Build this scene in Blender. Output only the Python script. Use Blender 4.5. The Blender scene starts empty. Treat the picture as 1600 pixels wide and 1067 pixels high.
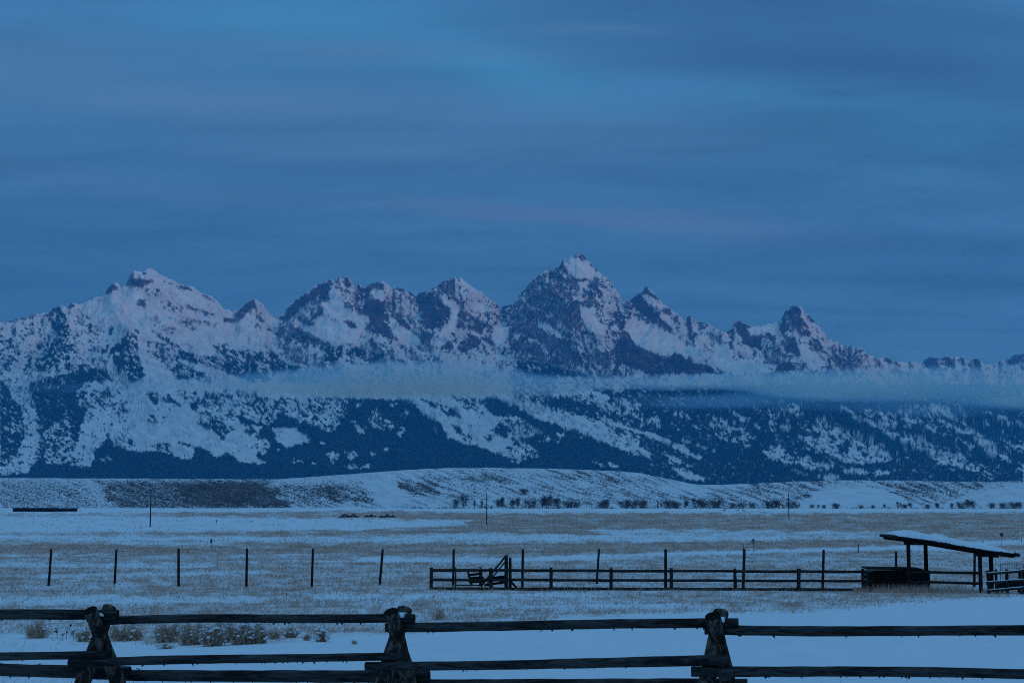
import bpy, bmesh, math, random
import numpy as np
from mathutils import Vector, Matrix

random.seed(7)
RNG = np.random.default_rng(7)
S = bpy.context.scene
C = S.collection
R = math.radians

# ---------------------------------------------------------------- camera
F = 2400.0                      # focal length in pixels of the 1600 px wide photograph
HY = 775.0                      # eye level row
PITCH = math.atan((HY - 533.5) / F)
cam = bpy.data.cameras.new('camera')
cam.sensor_width = 36.0
cam.lens = 36.0 * F / 1600.0
cam.clip_start = 0.1
cam.clip_end = 90000.0
camo = bpy.data.objects.new('camera', cam)
C.objects.link(camo)
camo.location = (0, 0, 0)
camo.rotation_euler = (R(90) + PITCH, 0, 0)
S.camera = camo

# ---------------------------------------------------------------- view
S.view_settings.view_transform = 'Standard'
S.view_settings.look = 'None'
S.view_settings.exposure = 0.0
S.view_settings.gamma = 1.0
S.view_settings.use_curve_mapping = False
S.render.engine = 'CYCLES'
S.cycles.max_bounces = 5
S.cycles.diffuse_bounces = 2
S.cycles.glossy_bounces = 1
S.cycles.volume_bounces = 2
S.cycles.transparent_max_bounces = 8
S.cycles.use_adaptive_sampling = False
S.cycles.pixel_filter_type = 'BLACKMAN_HARRIS'
S.cycles.filter_width = 1.05
S.cycles.use_denoising = False
S.cycles.denoiser = 'OPENIMAGEDENOISE'
S.cycles.denoising_input_passes = 'RGB_ALBEDO_NORMAL'
S.cycles.denoising_prefilter = 'ACCURATE'
S.cycles.sample_clamp_indirect = 4.0

ct, st = math.cos(PITCH), math.sin(PITCH)
def ray(px, py):
    """direction of a photograph pixel, scaled to depth 1"""
    x = px - 800.0
    v = 533.5 - py
    yy = F * ct - v * st
    zz = F * st + v * ct
    return x / yy, zz / yy

def P(px, py, D):
    a, e = ray(px, py)
    return Vector((a * D, D, e * D))

def to_px(X, Y, Z):
    yc = Y * ct + Z * st
    vc = -Y * st + Z * ct
    return 800.0 + F * X / yc, 533.5 - F * vc / yc

# ---------------------------------------------------------------- node helpers
def nd(nt, kind, **kw):
    n = nt.nodes.new(kind)
    for k, v in kw.items():
        setattr(n, k, v)
    return n

def lk(nt, a, b):
    nt.links.new(a, b)

def mth(nt, op, a, b=None, c=None, clamp=False):
    n = nt.nodes.new('ShaderNodeMath')
    n.operation = op
    n.use_clamp = clamp
    for i, v in enumerate((a, b, c)):
        if v is None:
            continue
        if isinstance(v, (int, float)):
            n.inputs[i].default_value = v
        else:
            nt.links.new(v, n.inputs[i])
    return n.outputs[0]

def mixc(nt, fac, a, b, blend='MIX'):
    n = nt.nodes.new('ShaderNodeMix')
    n.data_type = 'RGBA'
    n.blend_type = blend
    n.clamp_factor = True
    for i, v in ((0, fac), (6, a), (7, b)):
        if isinstance(v, (int, float)):
            n.inputs[i].default_value = v
        elif isinstance(v, tuple):
            n.inputs[i].default_value = (v[0], v[1], v[2], 1)
        else:
            nt.links.new(v, n.inputs[i])
    return n.outputs[2]

def noise(nt, vec, scale, detail=4, rough=0.55, dist=0.0):
    n = nt.nodes.new('ShaderNodeTexNoise')
    n.inputs['Scale'].default_value = scale
    n.inputs['Detail'].default_value = detail
    n.inputs['Roughness'].default_value = rough
    n.inputs['Distortion'].default_value = dist
    if vec is not None:
        nt.links.new(vec, n.inputs['Vector'])
    return n.outputs['Fac']

def mapping(nt, vec, scale=(1, 1, 1), rot=(0, 0, 0), loc=(0, 0, 0)):
    n = nt.nodes.new('ShaderNodeMapping')
    n.inputs['Scale'].default_value = scale
    n.inputs['Rotation'].default_value = rot
    n.inputs['Location'].default_value = loc
    nt.links.new(vec, n.inputs['Vector'])
    return n.outputs[0]

def remap(nt, v, a, b, c=0.0, d=1.0):
    n = nt.nodes.new('ShaderNodeMapRange')
    n.interpolation_type = 'SMOOTHSTEP'
    n.inputs[1].default_value = a
    n.inputs[2].default_value = b
    n.inputs[3].default_value = c
    n.inputs[4].default_value = d
    nt.links.new(v, n.inputs[0])
    return n.outputs[0]

# ---------------------------------------------------------------- world: dusky overcast
SUN_EL, SUN_AZ = 2.0, 142.0     # dawn glow, low behind the camera
W = bpy.data.worlds.new('World')
S.world = W
W.use_nodes = True
nt = W.node_tree
nt.nodes.clear()
out = nd(nt, 'ShaderNodeOutputWorld')
bg = nd(nt, 'ShaderNodeBackground')
lk(nt, bg.outputs[0], out.inputs[0])
sky = nd(nt, 'ShaderNodeTexSky', sky_type='NISHITA')
sky.sun_disc = False
sky.sun_elevation = R(SUN_EL)
sky.sun_rotation = R(SUN_AZ)
sky.altitude = 2000
sky.ozone_density = 3.0
tc = nd(nt, 'ShaderNodeTexCoord')
sp = nd(nt, 'ShaderNodeSeparateXYZ')
lk(nt, tc.outputs['Generated'], sp.inputs[0])
zc_ = mth(nt, 'MAXIMUM', sp.outputs[2], 0.0)
# cloud sheet: brighter towards the zenith like any overcast, colours of a blue dawn
ramp = nd(nt, 'ShaderNodeValToRGB')
lk(nt, zc_, ramp.inputs[0])
SKY_STOPS = [(0.0, (0.034, 0.124, 0.305)), (0.12, (0.037, 0.132, 0.322)), (0.22, (0.046, 0.163, 0.370)),
             (0.34, (0.055, 0.195, 0.430)), (0.6, (0.120, 0.322, 0.62)), (1.0, (0.170, 0.40, 0.72))]
el = ramp.color_ramp.elements
el[0].position, el[0].color = SKY_STOPS[0][0], SKY_STOPS[0][1] + (1,)
el[1].position, el[1].color = SKY_STOPS[-1][0], SKY_STOPS[-1][1] + (1,)
for p_, c_ in SKY_STOPS[1:-1]:
    e_ = el.new(p_)
    e_.color = c_ + (1,)
col = ramp.outputs[0]
# flat sheet coordinates of the cloud layer (perspective of a level layer overhead)
den = mth(nt, 'ADD', zc_, 0.10)
cu = mth(nt, 'DIVIDE', sp.outputs[0], den)
cv = mth(nt, 'DIVIDE', sp.outputs[1], den)
cmb = nd(nt, 'ShaderNodeCombineXYZ')
lk(nt, cu, cmb.inputs[0]); lk(nt, cv, cmb.inputs[1])
n1 = noise(nt, mapping(nt, cmb.outputs[0], (0.55, 1.25, 1), (0, 0, R(8)), (3.1, 1.7, 0)), 1.0, 5, 0.55, 0.6)
n2 = noise(nt, mapping(nt, cmb.outputs[0], (0.35, 3.2, 1), (0, 0, R(-6)), (0.4, 7.2, 0)), 1.0, 4, 0.5, 0.4)
k1 = remap(nt, n1, 0.30, 0.72, 0.84, 1.16)
k2 = remap(nt, n2, 0.30, 0.72, 0.93, 1.07)
n3 = noise(nt, mapping(nt, cmb.outputs[0], (1.9, 4.2, 1), (0, 0, R(14)), (1.4, 2.2, 0)), 1.0, 7, 0.62, 0.5)
kk = mth(nt, 'MULTIPLY', mth(nt, 'MULTIPLY', k1, k2), remap(nt, n3, 0.25, 0.75, 0.90, 1.10))
vm = nd(nt, 'ShaderNodeVectorMath', operation='SCALE')
lk(nt, col, vm.inputs[0]); lk(nt, kk, vm.inputs['Scale'])
col = vm.outputs[0]
# openings and thicker streaks in the sheet
ys = mth(nt, 'MAXIMUM', sp.outputs[1], 0.02)
du = mth(nt, 'DIVIDE', sp.outputs[0], ys)
dw = mth(nt, 'DIVIDE', sp.outputs[2], ys)
wob = mth(nt, 'MULTIPLY_ADD', n1, 0.05, -0.025)
def patch(px, py, rx, ry, colr, amt, tilt=0.0, pw=2.0):
    global col
    a, e = ray(px, py)
    x_ = mth(nt, 'SUBTRACT', du, a)
    z_ = mth(nt, 'ADD', mth(nt, 'SUBTRACT', dw, e), wob)
    z_ = mth(nt, 'ADD', z_, mth(nt, 'MULTIPLY', x_, tilt))
    qx = mth(nt, 'POWER', mth(nt, 'ABSOLUTE', mth(nt, 'MULTIPLY', x_, F / rx)), 2.0)
    qz = mth(nt, 'POWER', mth(nt, 'ABSOLUTE', mth(nt, 'MULTIPLY', z_, F / ry)), pw)
    g = mth(nt, 'EXPONENT', mth(nt, 'MULTIPLY', mth(nt, 'ADD', qx, qz), -1.0))
    g = mth(nt, 'MULTIPLY', g, mth(nt, 'MULTIPLY', remap(nt, n2, 0.25, 0.7, 0.55, 1.2), amt))
    col = mixc(nt, g, col, colr)
CYAN = (0.054, 0.285, 0.56)
DARK = (0.030, 0.100, 0.270)
PINK = (0.088, 0.162, 0.362)
PALE = (0.082, 0.205, 0.410)
patch(480, 20, 260, 40, CYAN, 0.55)
patch(770, 95, 150, 44, CYAN, 0.6, 0.25)
patch(1470, 205, 170, 50, CYAN, 0.3)
patch(1230, 150, 260, 24, CYAN, 0.3, 0.12)
patch(1290, 45, 430, 88, DARK, 1.0, 0.10, 5.0)
patch(60, 90, 160, 40, PALE, 0.5)
patch(330, 155, 420, 36, PALE, 0.7, 0.06)
patch(620, 235, 380, 40, PALE, 0.45, 0.03)
patch(560, 75, 330, 16, PALE, 0.6, 0.02)
patch(925, 38, 120, 9, PALE, 0.8)
patch(1310, 152, 60, 7, DARK, 0.6)
patch(700, 265, 600, 22, DARK, 0.3, 0.04)
patch(930, 190, 260, 40, PALE, 0.35, 0.1)
patch(800, 322, 250, 16, PINK, 0.6, 0.04, 3.0)
patch(1120, 350, 200, 22, PINK, 0.45, 0.1)
patch(240, 290, 260, 22, PINK, 0.35, 0.1)
patch(1280, 400, 400, 30, DARK, 0.35)
# a little of the clear sky above shines through the sheet
skys = nd(nt, 'ShaderNodeVectorMath', operation='SCALE')
lk(nt, sky.outputs[0], skys.inputs[0]); skys.inputs['Scale'].default_value = 0.055
col = mixc(nt, 0.12, col, skys.outputs[0])
lk(nt, col, bg.inputs[0])
bg.inputs[1].default_value = 1.0

sunl = bpy.data.lights.new('sun', 'SUN')
sunl.energy = 0.36
sunl.angle = R(2.5)
sunl.color = (1.0, 0.76, 0.82)
suno = bpy.data.objects.new('sun', sunl)
C.objects.link(suno)
suno.rotation_euler = (R(90 - SUN_EL), 0, R(-SUN_AZ + 180))

# ---------------------------------------------------------------- numpy noise
def _hash(ix, iy, seed):
    h = (ix.astype(np.int64) * 374761393 + iy.astype(np.int64) * 668265263 + seed * 1442695041) & 0xFFFFFFFF
    h = ((h ^ (h >> 13)) * 1274126177) & 0xFFFFFFFF
    return (h ^ (h >> 16)) & 0xFFFF

_ang = np.arange(65536) * (2 * math.pi / 65536)
_GX, _GY = np.cos(_ang).astype(np.float32), np.sin(_ang).astype(np.float32)

def perlin(x, y, seed=0):
    x0 = np.floor(x); y0 = np.floor(y)
    fx = (x - x0).astype(np.float32); fy = (y - y0).astype(np.float32)
    ix = x0.astype(np.int64); iy = y0.astype(np.int64)
    u = fx * fx * fx * (fx * (fx * 6 - 15) + 10)
    v = fy * fy * fy * (fy * (fy * 6 - 15) + 10)
    def g(a, b, dx, dy):
        h = _hash(a, b, seed)
        return _GX[h] * dx + _GY[h] * dy
    a = g(ix, iy, fx, fy); b = g(ix + 1, iy, fx - 1, fy)
    c = g(ix, iy + 1, fx, fy - 1); d = g(ix + 1, iy + 1, fx - 1, fy - 1)
    return ((a + (b - a) * u) * (1 - v) + (c + (d - c) * u) * v) * 1.41

def fbm(x, y, octv=5, seed=0, gain=0.5, lac=2.03):
    s = 0; amp = 1; tot = 0
    for i in range(octv):
        s = s + amp * perlin(x, y, seed + i * 17)
        tot += amp; amp *= gain
        x = x * lac + 13.7; y = y * lac + 7.3
    return s / tot

def ridged(x, y, octv=5, seed=0, gain=0.55, lac=2.03):
    s = 0; amp = 1; tot = 0; w = 1.0
    for i in range(octv):
        n = 1 - np.abs(perlin(x, y, seed + i * 31)) * 1.6
        n = np.clip(n, 0, 1) ** 2
        s = s + amp * n * w
        w = np.clip(n * 1.4, 0, 1)
        tot += amp; amp *= gain
        x = x * lac + 5.1; y = y * lac + 9.7
    return s / tot

def sstep(a, b, x):
    t = np.clip((x - a) / (b - a), 0, 1)
    return t * t * (3 - 2 * t)

def uni(n):
    """noise with a roughly even spread over 0..1"""
    s = n / (n.std() + 1e-9)
    return 0.5 * (1 + np.tanh(s * 0.85))

# ---------------------------------------------------------------- cover maps (which ground carries what)
MX0, MX1, MY0, MY1 = -60, 1660, 390, 1090
def new_map(v):
    return np.full((MY1 - MY0, MX1 - MX0), v, np.float32)

def paint(m, pts, val):
    pts = np.array(pts, np.float64)
    xa = max(int(pts[:, 0].min()) - 1, MX0); xb = min(int(pts[:, 0].max()) + 2, MX1)
    ya = max(int(pts[:, 1].min()) - 1, MY0); yb = min(int(pts[:, 1].max()) + 2, MY1)
    if xb <= xa or yb <= ya:
        return
    gx, gy = np.meshgrid(np.arange(xa, xb) + .5, np.arange(ya, yb) + .5)
    ins = np.zeros(gx.shape, bool)
    n = len(pts)
    for i in range(n):
        x1, y1 = pts[i]; x2, y2 = pts[(i + 1) % n]
        if y1 == y2:
            continue
        c = ((y1 > gy) != (y2 > gy)) & (gx < (x2 - x1) * (gy - y1) / (y2 - y1) + x1)
        ins ^= c
    sub = m[ya - MY0:yb - MY0, xa - MX0:xb - MX0]
    sub[ins] = val

def blur(m, r):
    for ax in (0, 1):
        a = np.zeros_like(m); k = 0
        for d in range(-r, r + 1):
            a += np.roll(m, d, axis=ax); k += 1
        m = a / k
    return m

def sample(m, px, py):
    x = np.clip(px - MX0 - .5, 0, m.shape[1] - 1.001); y = np.clip(py - MY0 - .5, 0, m.shape[0] - 1.001)
    ix = x.astype(int); iy = y.astype(int); fx = x - ix; fy = y - iy
    return (m[iy, ix] * (1 - fx) + m[iy, ix + 1] * fx) * (1 - fy) + (m[iy + 1, ix] * (1 - fx) + m[iy + 1, ix + 1] * fx) * fy

def crop_painter(m, x0, y0, s):
    def f(val, *pts):
        paint(m, [(x0 + a / s, y0 + b / s) for a, b in pts], val)
    return f

FOR = new_map(0.06)
f = crop_painter(FOR, 0, 400, 5.335)
f(.15, (150,520),(400,450),(700,520),(900,700),(950,1000),(0,1067),(0,700))
f(.3, (0,600),(60,600),(160,740),(160,860),(220,800),(250,860),(60,1000),(0,940))
f(.62, (400,450),(500,410),(560,560),(600,620),(640,740),(700,850),(600,860),(520,900),(400,880),(420,740),(490,640),(430,560))
f(.5, (280,630),(380,560),(350,620),(290,700))
f(.42, (250,800),(420,700),(420,880),(280,930),(180,960))
f(.75, (150,1067),(280,930),(390,870),(600,860),(760,930),(880,950),(950,1067))
f(.7, (0,930),(60,1000),(50,1067),(0,1067))
f(.85, (910,790),(1000,720),(1067,640),(1067,1067),(990,1050),(960,900))
f(.95, (730,560),(770,560),(760,630),(730,630)); f(.95, (910,580),(940,590),(940,650),(910,650)); f(.9, (810,620),(850,640),(820,655))
f = crop_painter(FOR, 200, 400, 5.335)
f(.85, (0,640),(80,600),(80,780),(140,1000),(0,1067))
f(.4, (150,700),(330,740),(450,900),(700,1000),(780,1060),(400,1020),(300,900),(160,800))
f(.6, (740,760),(1067,800),(1067,960),(900,880),(760,840))
f(.85, (350,700),(500,810),(620,835),(780,840),(950,900),(1067,960),(1067,1060),(900,1000),(780,950),(560,900),(420,850),(360,770))
f(.7, (180,620),(200,620),(360,700),(360,740),(280,690))
f(.7, (680,720),(820,740),(760,780),(740,840),(735,770))
f = crop_painter(FOR, 400, 400, 5.335)
f(.8, (0,810),(150,800),(250,900),(370,930),(330,960),(200,960),(100,1050),(0,1040))
f(.5, (280,640),(480,670),(620,750),(700,740),(740,780),(830,750),(940,800),(1067,790),(1067,880),(940,900),(750,830),(640,900),(570,880),(590,800),(500,770),(400,760),(300,700))
f(.9, (640,760),(700,740),(740,780),(720,840),(640,900),(590,860))
f(.9, (770,790),(830,750),(940,800),(900,830),(790,840))
f = crop_painter(FOR, 600, 400, 5.335)
f(.9, (0,820),(200,880),(170,905),(60,860))
f = crop_painter(FOR, 780, 390, 5.335)
f(.85, (140,920),(380,940),(560,1000),(800,1067),(240,1067),(160,1000))
# lower slopes
LS = 5.93
f = crop_painter(FOR, 0, 580, LS)
f(.12, (0,0),(1186,0),(1186,1000),(0,1000))
f(.88, (0,60),(60,130),(110,250),(200,330),(220,420),(230,560),(200,680),(150,760),(60,880),(0,880))
f(.55, (30,500),(130,420),(140,620),(60,640))
f(.95, (270,130),(440,60),(700,0),(1000,0),(1040,90),(800,100),(720,170),(710,260),(740,330),(810,345),(750,500),(720,690),(650,560),(640,470),(600,420),(520,490),(430,540),(380,590),(350,540),(330,300),(270,200))
f(.6, (280,110),(560,30),(640,130),(480,170))
f(.52, (380,590),(520,500),(600,430),(650,560),(720,690),(680,740),(700,860),(780,870),(760,900),(400,950),(280,900),(330,720),(360,650))
f(.38, (700,180),(1100,180),(1180,300),(1170,420),(1090,400),(980,380),(860,350),(750,330))
f(1, (0,960),(260,940),(300,880),(400,760),(440,850),(560,860),(640,850),(760,890),(850,880),(880,740),(930,700),(1020,610),(1060,690),(1186,730),(1186,1080),(0,1080))
f(.65, (920,820),(1040,770),(1040,820),(940,870))
f = crop_painter(FOR, 200, 580, LS)
f(.06, (0,100),(1186,100),(1186,840),(0,740))
f(.24, (450,180),(1186,180),(1186,460),(700,460))
f(.8, (160,200),(270,200),(280,310),(230,310)); f(.88, (330,230),(380,210),(500,330),(460,340),(400,290),(340,290))
f(.88, (560,290),(690,290),(640,370),(600,370)); f(.6, (690,220),(800,220),(800,300),(700,290))
f(.85, (640,470),(830,440),(900,480),(950,560),(880,640),(820,580)); f(1, (1000,400),(1060,400),(1186,470),(1186,490),(1080,510),(1040,470))
f(.9, (1080,560),(1140,510),(1186,560),(1130,590)); f(.85, (940,500),(1000,520),(990,550),(940,550))
f(.35, (150,410),(360,410),(350,470),(180,480)); f(.5, (150,690),(350,660),(420,720),(400,780),(330,740))
f(.9, (0,610),(50,640),(40,700),(0,690)); f(.9, (1000,280),(1186,290),(1186,330),(1060,310))
f(1, (0,740),(330,740),(500,820),(590,820),(620,760),(600,710),(440,660),(470,650),(700,720),(830,800),(920,760),(980,780),(1040,840),(1186,850),(1186,1080),(0,1080))
f = crop_painter(FOR, 400, 580, LS)
f(1, (0,250),(1186,250),(1186,1080),(0,1080))
f(.45, (0,240),(560,250),(700,250),(870,270),(830,340),(820,420),(770,500),(700,560),(600,530),(480,500),(330,420),(190,370),(180,450),(120,490),(0,470))
f(.05, (0,500),(60,510),(20,590),(0,580)); f(.04, (150,530),(220,520),(370,530),(510,640),(430,670),(280,710),(190,640))
f(.22, (0,620),(100,620),(140,690),(90,760),(40,780),(0,760)); f(.1, (0,790),(100,850),(0,860)); f(.1, (165,720),(215,715),(212,742),(165,742))
f(.3, (340,800),(440,840),(350,850)); f(.3, (480,795),(560,850),(540,860)); f(.25, (650,760),(720,740),(780,770),(710,870))
f(.3, (780,735),(900,740),(950,780),(890,820),(830,790)); f(.35, (780,890),(830,870),(1090,860),(1000,910),(950,910))
f(.35, (870,450),(1020,520),(1010,570),(950,580)); f(.4, (1040,440),(1100,330),(1180,380),(1170,480),(1150,570),(1100,540))
f(.2, (590,650),(640,668),(590,675)); f(.55, (880,290),(1000,280),(950,360)); f(.3,(1060,755),(1110,755),(1110,775),(1060,775))
f = crop_painter(FOR, 600, 580, LS)
f(.97, (0,260),(170,260),(290,300),(350,400),(540,480),(590,620),(770,670),(850,680),(1000,740),(1186,810),(1186,1080),(0,1080))
f(.3, (0,440),(110,480),(90,540),(0,540)); f(.5, (60,300),(130,290),(130,340),(70,330)); f(.4, (160,390),(230,340),(200,440))
f(.4, (450,500),(510,560),(480,610)); f(.4, (120,590),(150,510),(200,530),(160,610)); f(.4, (0,730),(45,700),(10,780))
f(.09, (170,250),(1000,230),(960,250),(940,310),(830,330),(1000,390),(1186,430),(1186,800),(1000,740),(850,680),(770,665),(590,610),(560,480),(350,400),(300,310))
f(.8, (310,240),(380,260),(590,320),(660,370),(720,430),(640,420),(520,400),(440,320)); f(.55, (620,220),(740,230),(930,280),(850,360),(750,360),(700,290))
f(.75, (700,560),(830,620),(800,660),(720,620)); f(.7, (620,480),(760,560),(720,585),(660,550)); f(.85, (980,550),(1080,470),(1186,530),(1140,620),(1060,590))
f(.75, (920,580),(1010,590),(1010,660),(940,640)); f(.95, (940,250),(1010,220),(1186,320),(1186,430),(1050,420),(960,370),(930,310))
f(.6, (1050,680),(1186,700),(1186,740)); f(.7, (830,330),(950,400),(880,400)); f(.5, (780,480),(890,515),(880,535)); f(.6,(1080,430),(1186,450),(1186,500))
f = crop_painter(FOR, 800, 580, LS)
f(.4, (0,100),(1186,100),(1186,930),(0,900))
f(.12, (0,230),(80,270),(300,310),(420,380),(530,390),(640,430),(830,480),(900,560),(830,640),(640,570),(480,510),(300,450),(130,380),(0,300))
f(.88, (220,260),(440,240),(640,260),(780,290),(880,400),(820,450),(700,430),(600,400),(420,330),(300,310))
f(.92, (740,140),(900,150),(1010,200),(1186,140),(1186,300),(1000,260),(820,210)); f(.88, (780,300),(860,350),(1000,380),(1186,430),(1186,540),(1000,480),(860,430))
f(.25, (760,210),(880,210),(900,300),(790,290)); f(.3, (950,250),(1060,280),(1080,400),(1000,370))
f(.88, (850,440),(900,500),(1186,560),(1186,600),(900,560)); f(.12, (890,465),(1040,500),(1186,550),(1186,575),(1030,530),(900,500))
f(.3, (930,580),(1186,610),(1186,690),(1100,750),(960,690),(890,620))
f(.97, (0,320),(60,340),(200,430),(400,490),(560,540),(780,630),(960,700),(1100,760),(1186,780),(1186,1080),(0,1080),(0,850),(100,850),(140,790),(270,800),(240,740),(180,690),(180,560),(250,540),(200,510),(90,440),(0,410))
f(.22, (0,670),(160,740),(110,850),(0,820)); f(.28, (0,420),(100,450),(200,530),(280,570),(160,600),(100,620),(0,610)); f(.5, (230,570),(360,600),(360,680),(280,700))
f(.4, (390,570),(480,590),(450,620)); f(.3,(385,630),(440,660),(440,680)); f(.35, (730,820),(880,890),(800,870)); f(.2, (880,830),(1000,880),(960,900),(900,880)); f(.5, (560,590),(650,620),(620,640))
f(.4,(180,730),(270,770),(240,800))
f = crop_painter(FOR, 1000, 580, LS)
f(.95, (0,130),(1186,130),(1186,1090),(0,1090))
f(.4, (0,380),(60,420),(180,420),(210,500),(180,530),(100,480),(0,520)); f(.04, (0,553),(100,560),(295,650),(280,695),(120,620),(0,582))
f(.06, (310,665),(400,680),(470,750),(580,800),(560,825),(430,775),(300,700)); f(.3, (230,585),(320,605),(320,620),(230,600)); f(.35, (340,610),(490,640),(480,670),(380,650))
f(.3, (480,660),(690,730),(690,748),(580,725)); f(.15, (0,700),(110,760),(80,800),(0,770)); f(.4, (250,740),(380,820),(380,870),(270,860))
f(.08, (270,875),(450,925),(605,985),(585,1022),(430,995)); f(.35, (430,860),(510,855),(500,872),(430,890)); f(.5, (260,370),(390,390),(400,450)); f(.5, (450,480),(560,510),(580,550))
f(.42, (620,480),(700,420),(850,460),(990,510),(1060,620),(930,660),(830,650),(720,600)); f(.95, (840,550),(920,540),(950,600),(850,610))
f(.12, (810,352),(880,380),(1010,465),(1000,480),(940,455)); f(.3, (1030,470),(1110,515),(1186,550),(1100,545)); f(.4, (970,680),(1030,670),(1030,750)); f(.25, (1100,720),(1186,740),(1186,795))
f(.35,(240,450),(350,490),(330,505),(240,470))
f = crop_painter(FOR, 1200, 580, LS)
f(.94, (0,110),(1186,110),(1186,1080),(0,1080))
f(.6, (0,280),(330,290),(340,400),(240,420),(200,550),(100,510),(0,460),(0,400)); f(.12, (100,495),(220,500),(200,558),(150,545)); f(.2,(0,455),(100,490),(100,510),(0,475))
f(.3, (0,690),(110,690),(160,760),(250,790),(220,860),(130,840),(0,800)); f(.25, (260,790),(400,800),(420,840),(390,910),(330,880),(260,840))
f(.2, (430,840),(600,860),(620,900),(520,920),(390,910)); f(.35, (190,895),(380,945),(350,972)); f(.1, (500,960),(590,945),(665,980),(580,1022),(510,1000)); f(.3,(450,970),(490,960),(480,1000))
f(.3, (660,910),(830,890),(970,940),(900,965),(700,945)); f(.12, (980,920),(1140,925),(1140,945),(1000,965))
f(.3, (420,520),(450,400),(560,440),(620,500),(700,540),(830,540),(880,600),(960,620),(1100,700),(1150,790),(1130,840),(960,850),(840,860),(720,850),(580,780),(480,750),(350,670),(260,620),(300,590),(420,620),(500,600))
f(.95, (640,680),(740,660),(760,760),(650,750)); f(.9, (810,680),(880,700),(860,740)); f(.85, (580,600),(640,620),(640,670)); f(.9, (870,740),(930,760),(920,800),(880,790)); f(.85,(500,510),(570,530),(540,560))
f(.9,(760,590),(800,600),(790,630)); f(.9,(690,560),(745,575),(730,600)); f(.2,(310,680),(400,730),(475,745),(475,757),(400,745))
f(.08, (610,278),(720,320),(860,430),(950,430),(1186,600),(1186,645),(1040,545),(930,485),(830,445),(720,355)); f(.35, (870,340),(1186,400),(1186,600),(1080,560),(960,450))
f = crop_painter(FOR, 1400, 580, LS)
f(.9, (0,110),(1186,110),(1186,1090),(0,1090)); f(.5,(0,300),(280,300),(450,410),(200,430),(0,420))
f(.32, (40,430),(200,440),(340,510),(490,600),(440,600),(350,550),(250,520),(150,530),(40,500))
f(.28, (0,580),(180,590),(270,600),(300,660),(420,720),(560,740),(640,800),(760,900),(890,950),(700,920),(600,890),(440,860),(280,770),(100,680),(0,620))
f(.22, (350,430),(470,450),(560,520),(640,570),(700,540),(780,580),(900,660),(960,760),(900,800),(780,700),(700,600),(560,550),(440,490))
f(.08, (960,780),(1000,745),(1065,850),(980,815)); f(.35,(470,535),(540,580),(530,600)); f(.4, (540,620),(640,650),(780,740),(720,740)); f(.1, (280,300),(420,300),(560,430),(720,515),(720,525),(500,425))
f(.12, (515,308),(560,310),(700,445),(800,488),(700,465)); f(.5, (700,430),(800,430),(980,530),(1000,570),(850,520)); f(.35, (780,340),(850,360),(1080,460),(1050,480),(940,450))
f(.15, (880,580),(1040,645),(1186,705),(1186,720),(1100,705)); f(.5, (1100,440),(1186,500),(1186,600),(1130,530)); f(.08, (1130,895),(1186,915),(1186,945)); f(.3,(890,850),(960,875),(960,895))
f(.3, (0,800),(40,830),(0,860)); f(.4, (980,700),(1030,700),(1186,830),(1120,800)); f(.4,(100,790),(170,820),(160,830)); f(.5,(320,850),(360,860),(350,890))

ROCK = new_map(0.30)
paint(ROCK, [(-60,640),(-60,390),(430,390),(430,640)], .12)
paint(ROCK, [(-60,600),(1660,600),(1660,800),(-60,800)], .02)
US = 5.335
f = crop_painter(ROCK, 0, 400, US)
f(.95, (560,420),(600,390),(630,410),(580,440)); f(.98, (860,320),(890,280),(940,220),(990,270),(900,312)); f(.65, (0,540),(250,500),(370,470),(260,525),(30,560)); f(.85,(395,520),(400,450),(490,405),(530,480),(480,500),(450,460),(420,520))
f(.35, (600,420),(780,500),(780,530),(640,520)); f(.4,(600,600),(690,680),(640,680))
f(.05, (660,400),(1067,270),(1067,560),(820,540))
f = crop_painter(ROCK, 200, 400, US)
f(.04, (0,250),(110,270),(250,390),(200,560),(0,560)); f(.08, (390,590),(680,600),(720,830),(500,800),(400,700)); f(.1,(280,280),(560,300),(720,400),(560,410),(330,350))
f(.98, (0,170),(30,140),(50,200),(100,190),(130,200),(210,190),(210,220),(150,240),(110,270),(30,250),(0,255)); f(.8, (120,130),(148,140),(130,175)); f(.88, (90,360),(150,360),(155,440),(80,410)); f(.8, (240,310),(310,350),(250,355))
f(.8, (270,380),(330,380),(400,440),(330,460)); f(.92, (390,250),(480,250),(560,290),(450,280)); f(.6, (280,200),(420,235),(330,240)); f(.88, (470,400),(560,420),(720,490),(640,502),(500,430))
f(.72, (430,520),(480,520),(570,600),(550,630),(430,550)); f(.6, (580,310),(700,360),(750,400),(650,350)); f(.92, (790,510),(880,520),(910,550),(800,555)); f(.92, (880,490),(1000,390),(1050,350),(1067,420),(980,480),(920,550)); f(.5, (300,580),(400,590),(390,660),(330,660))
f(.55,(400,480),(700,560),(690,590),(440,520)); f(.4, (100,270),(260,260),(420,440),(330,470))
f = crop_painter(ROCK, 400, 400, US)
f(.3, (0,360),(420,380),(640,210),(900,250),(960,540),(850,700),(300,620),(0,600))
f(.06, (600,290),(700,280),(740,430),(870,480),(940,540),(850,690),(840,720),(700,740),(480,660),(380,590),(520,510),(620,510),(560,470))
f(.9, (210,520),(330,370),(470,280),(590,220),(640,230),(600,270),(470,370),(380,430),(260,540)); f(.88, (550,270),(600,270),(610,370),(520,380)); f(.97, (740,185),(770,180),(800,240),(760,270),(730,250)); f(.6, (720,270),(830,260),(890,390),(870,490),(730,420))
f(.97, (840,240),(860,230),(900,290),(890,380),(860,320)); f(.92, (900,260),(960,250),(940,350),(1067,380),(1067,650),(950,640),(940,500),(880,480),(900,400)); f(.9, (970,230),(1067,230),(1067,280),(980,270)); f(.1, (960,290),(1060,300),(1060,350),(980,350))
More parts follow.
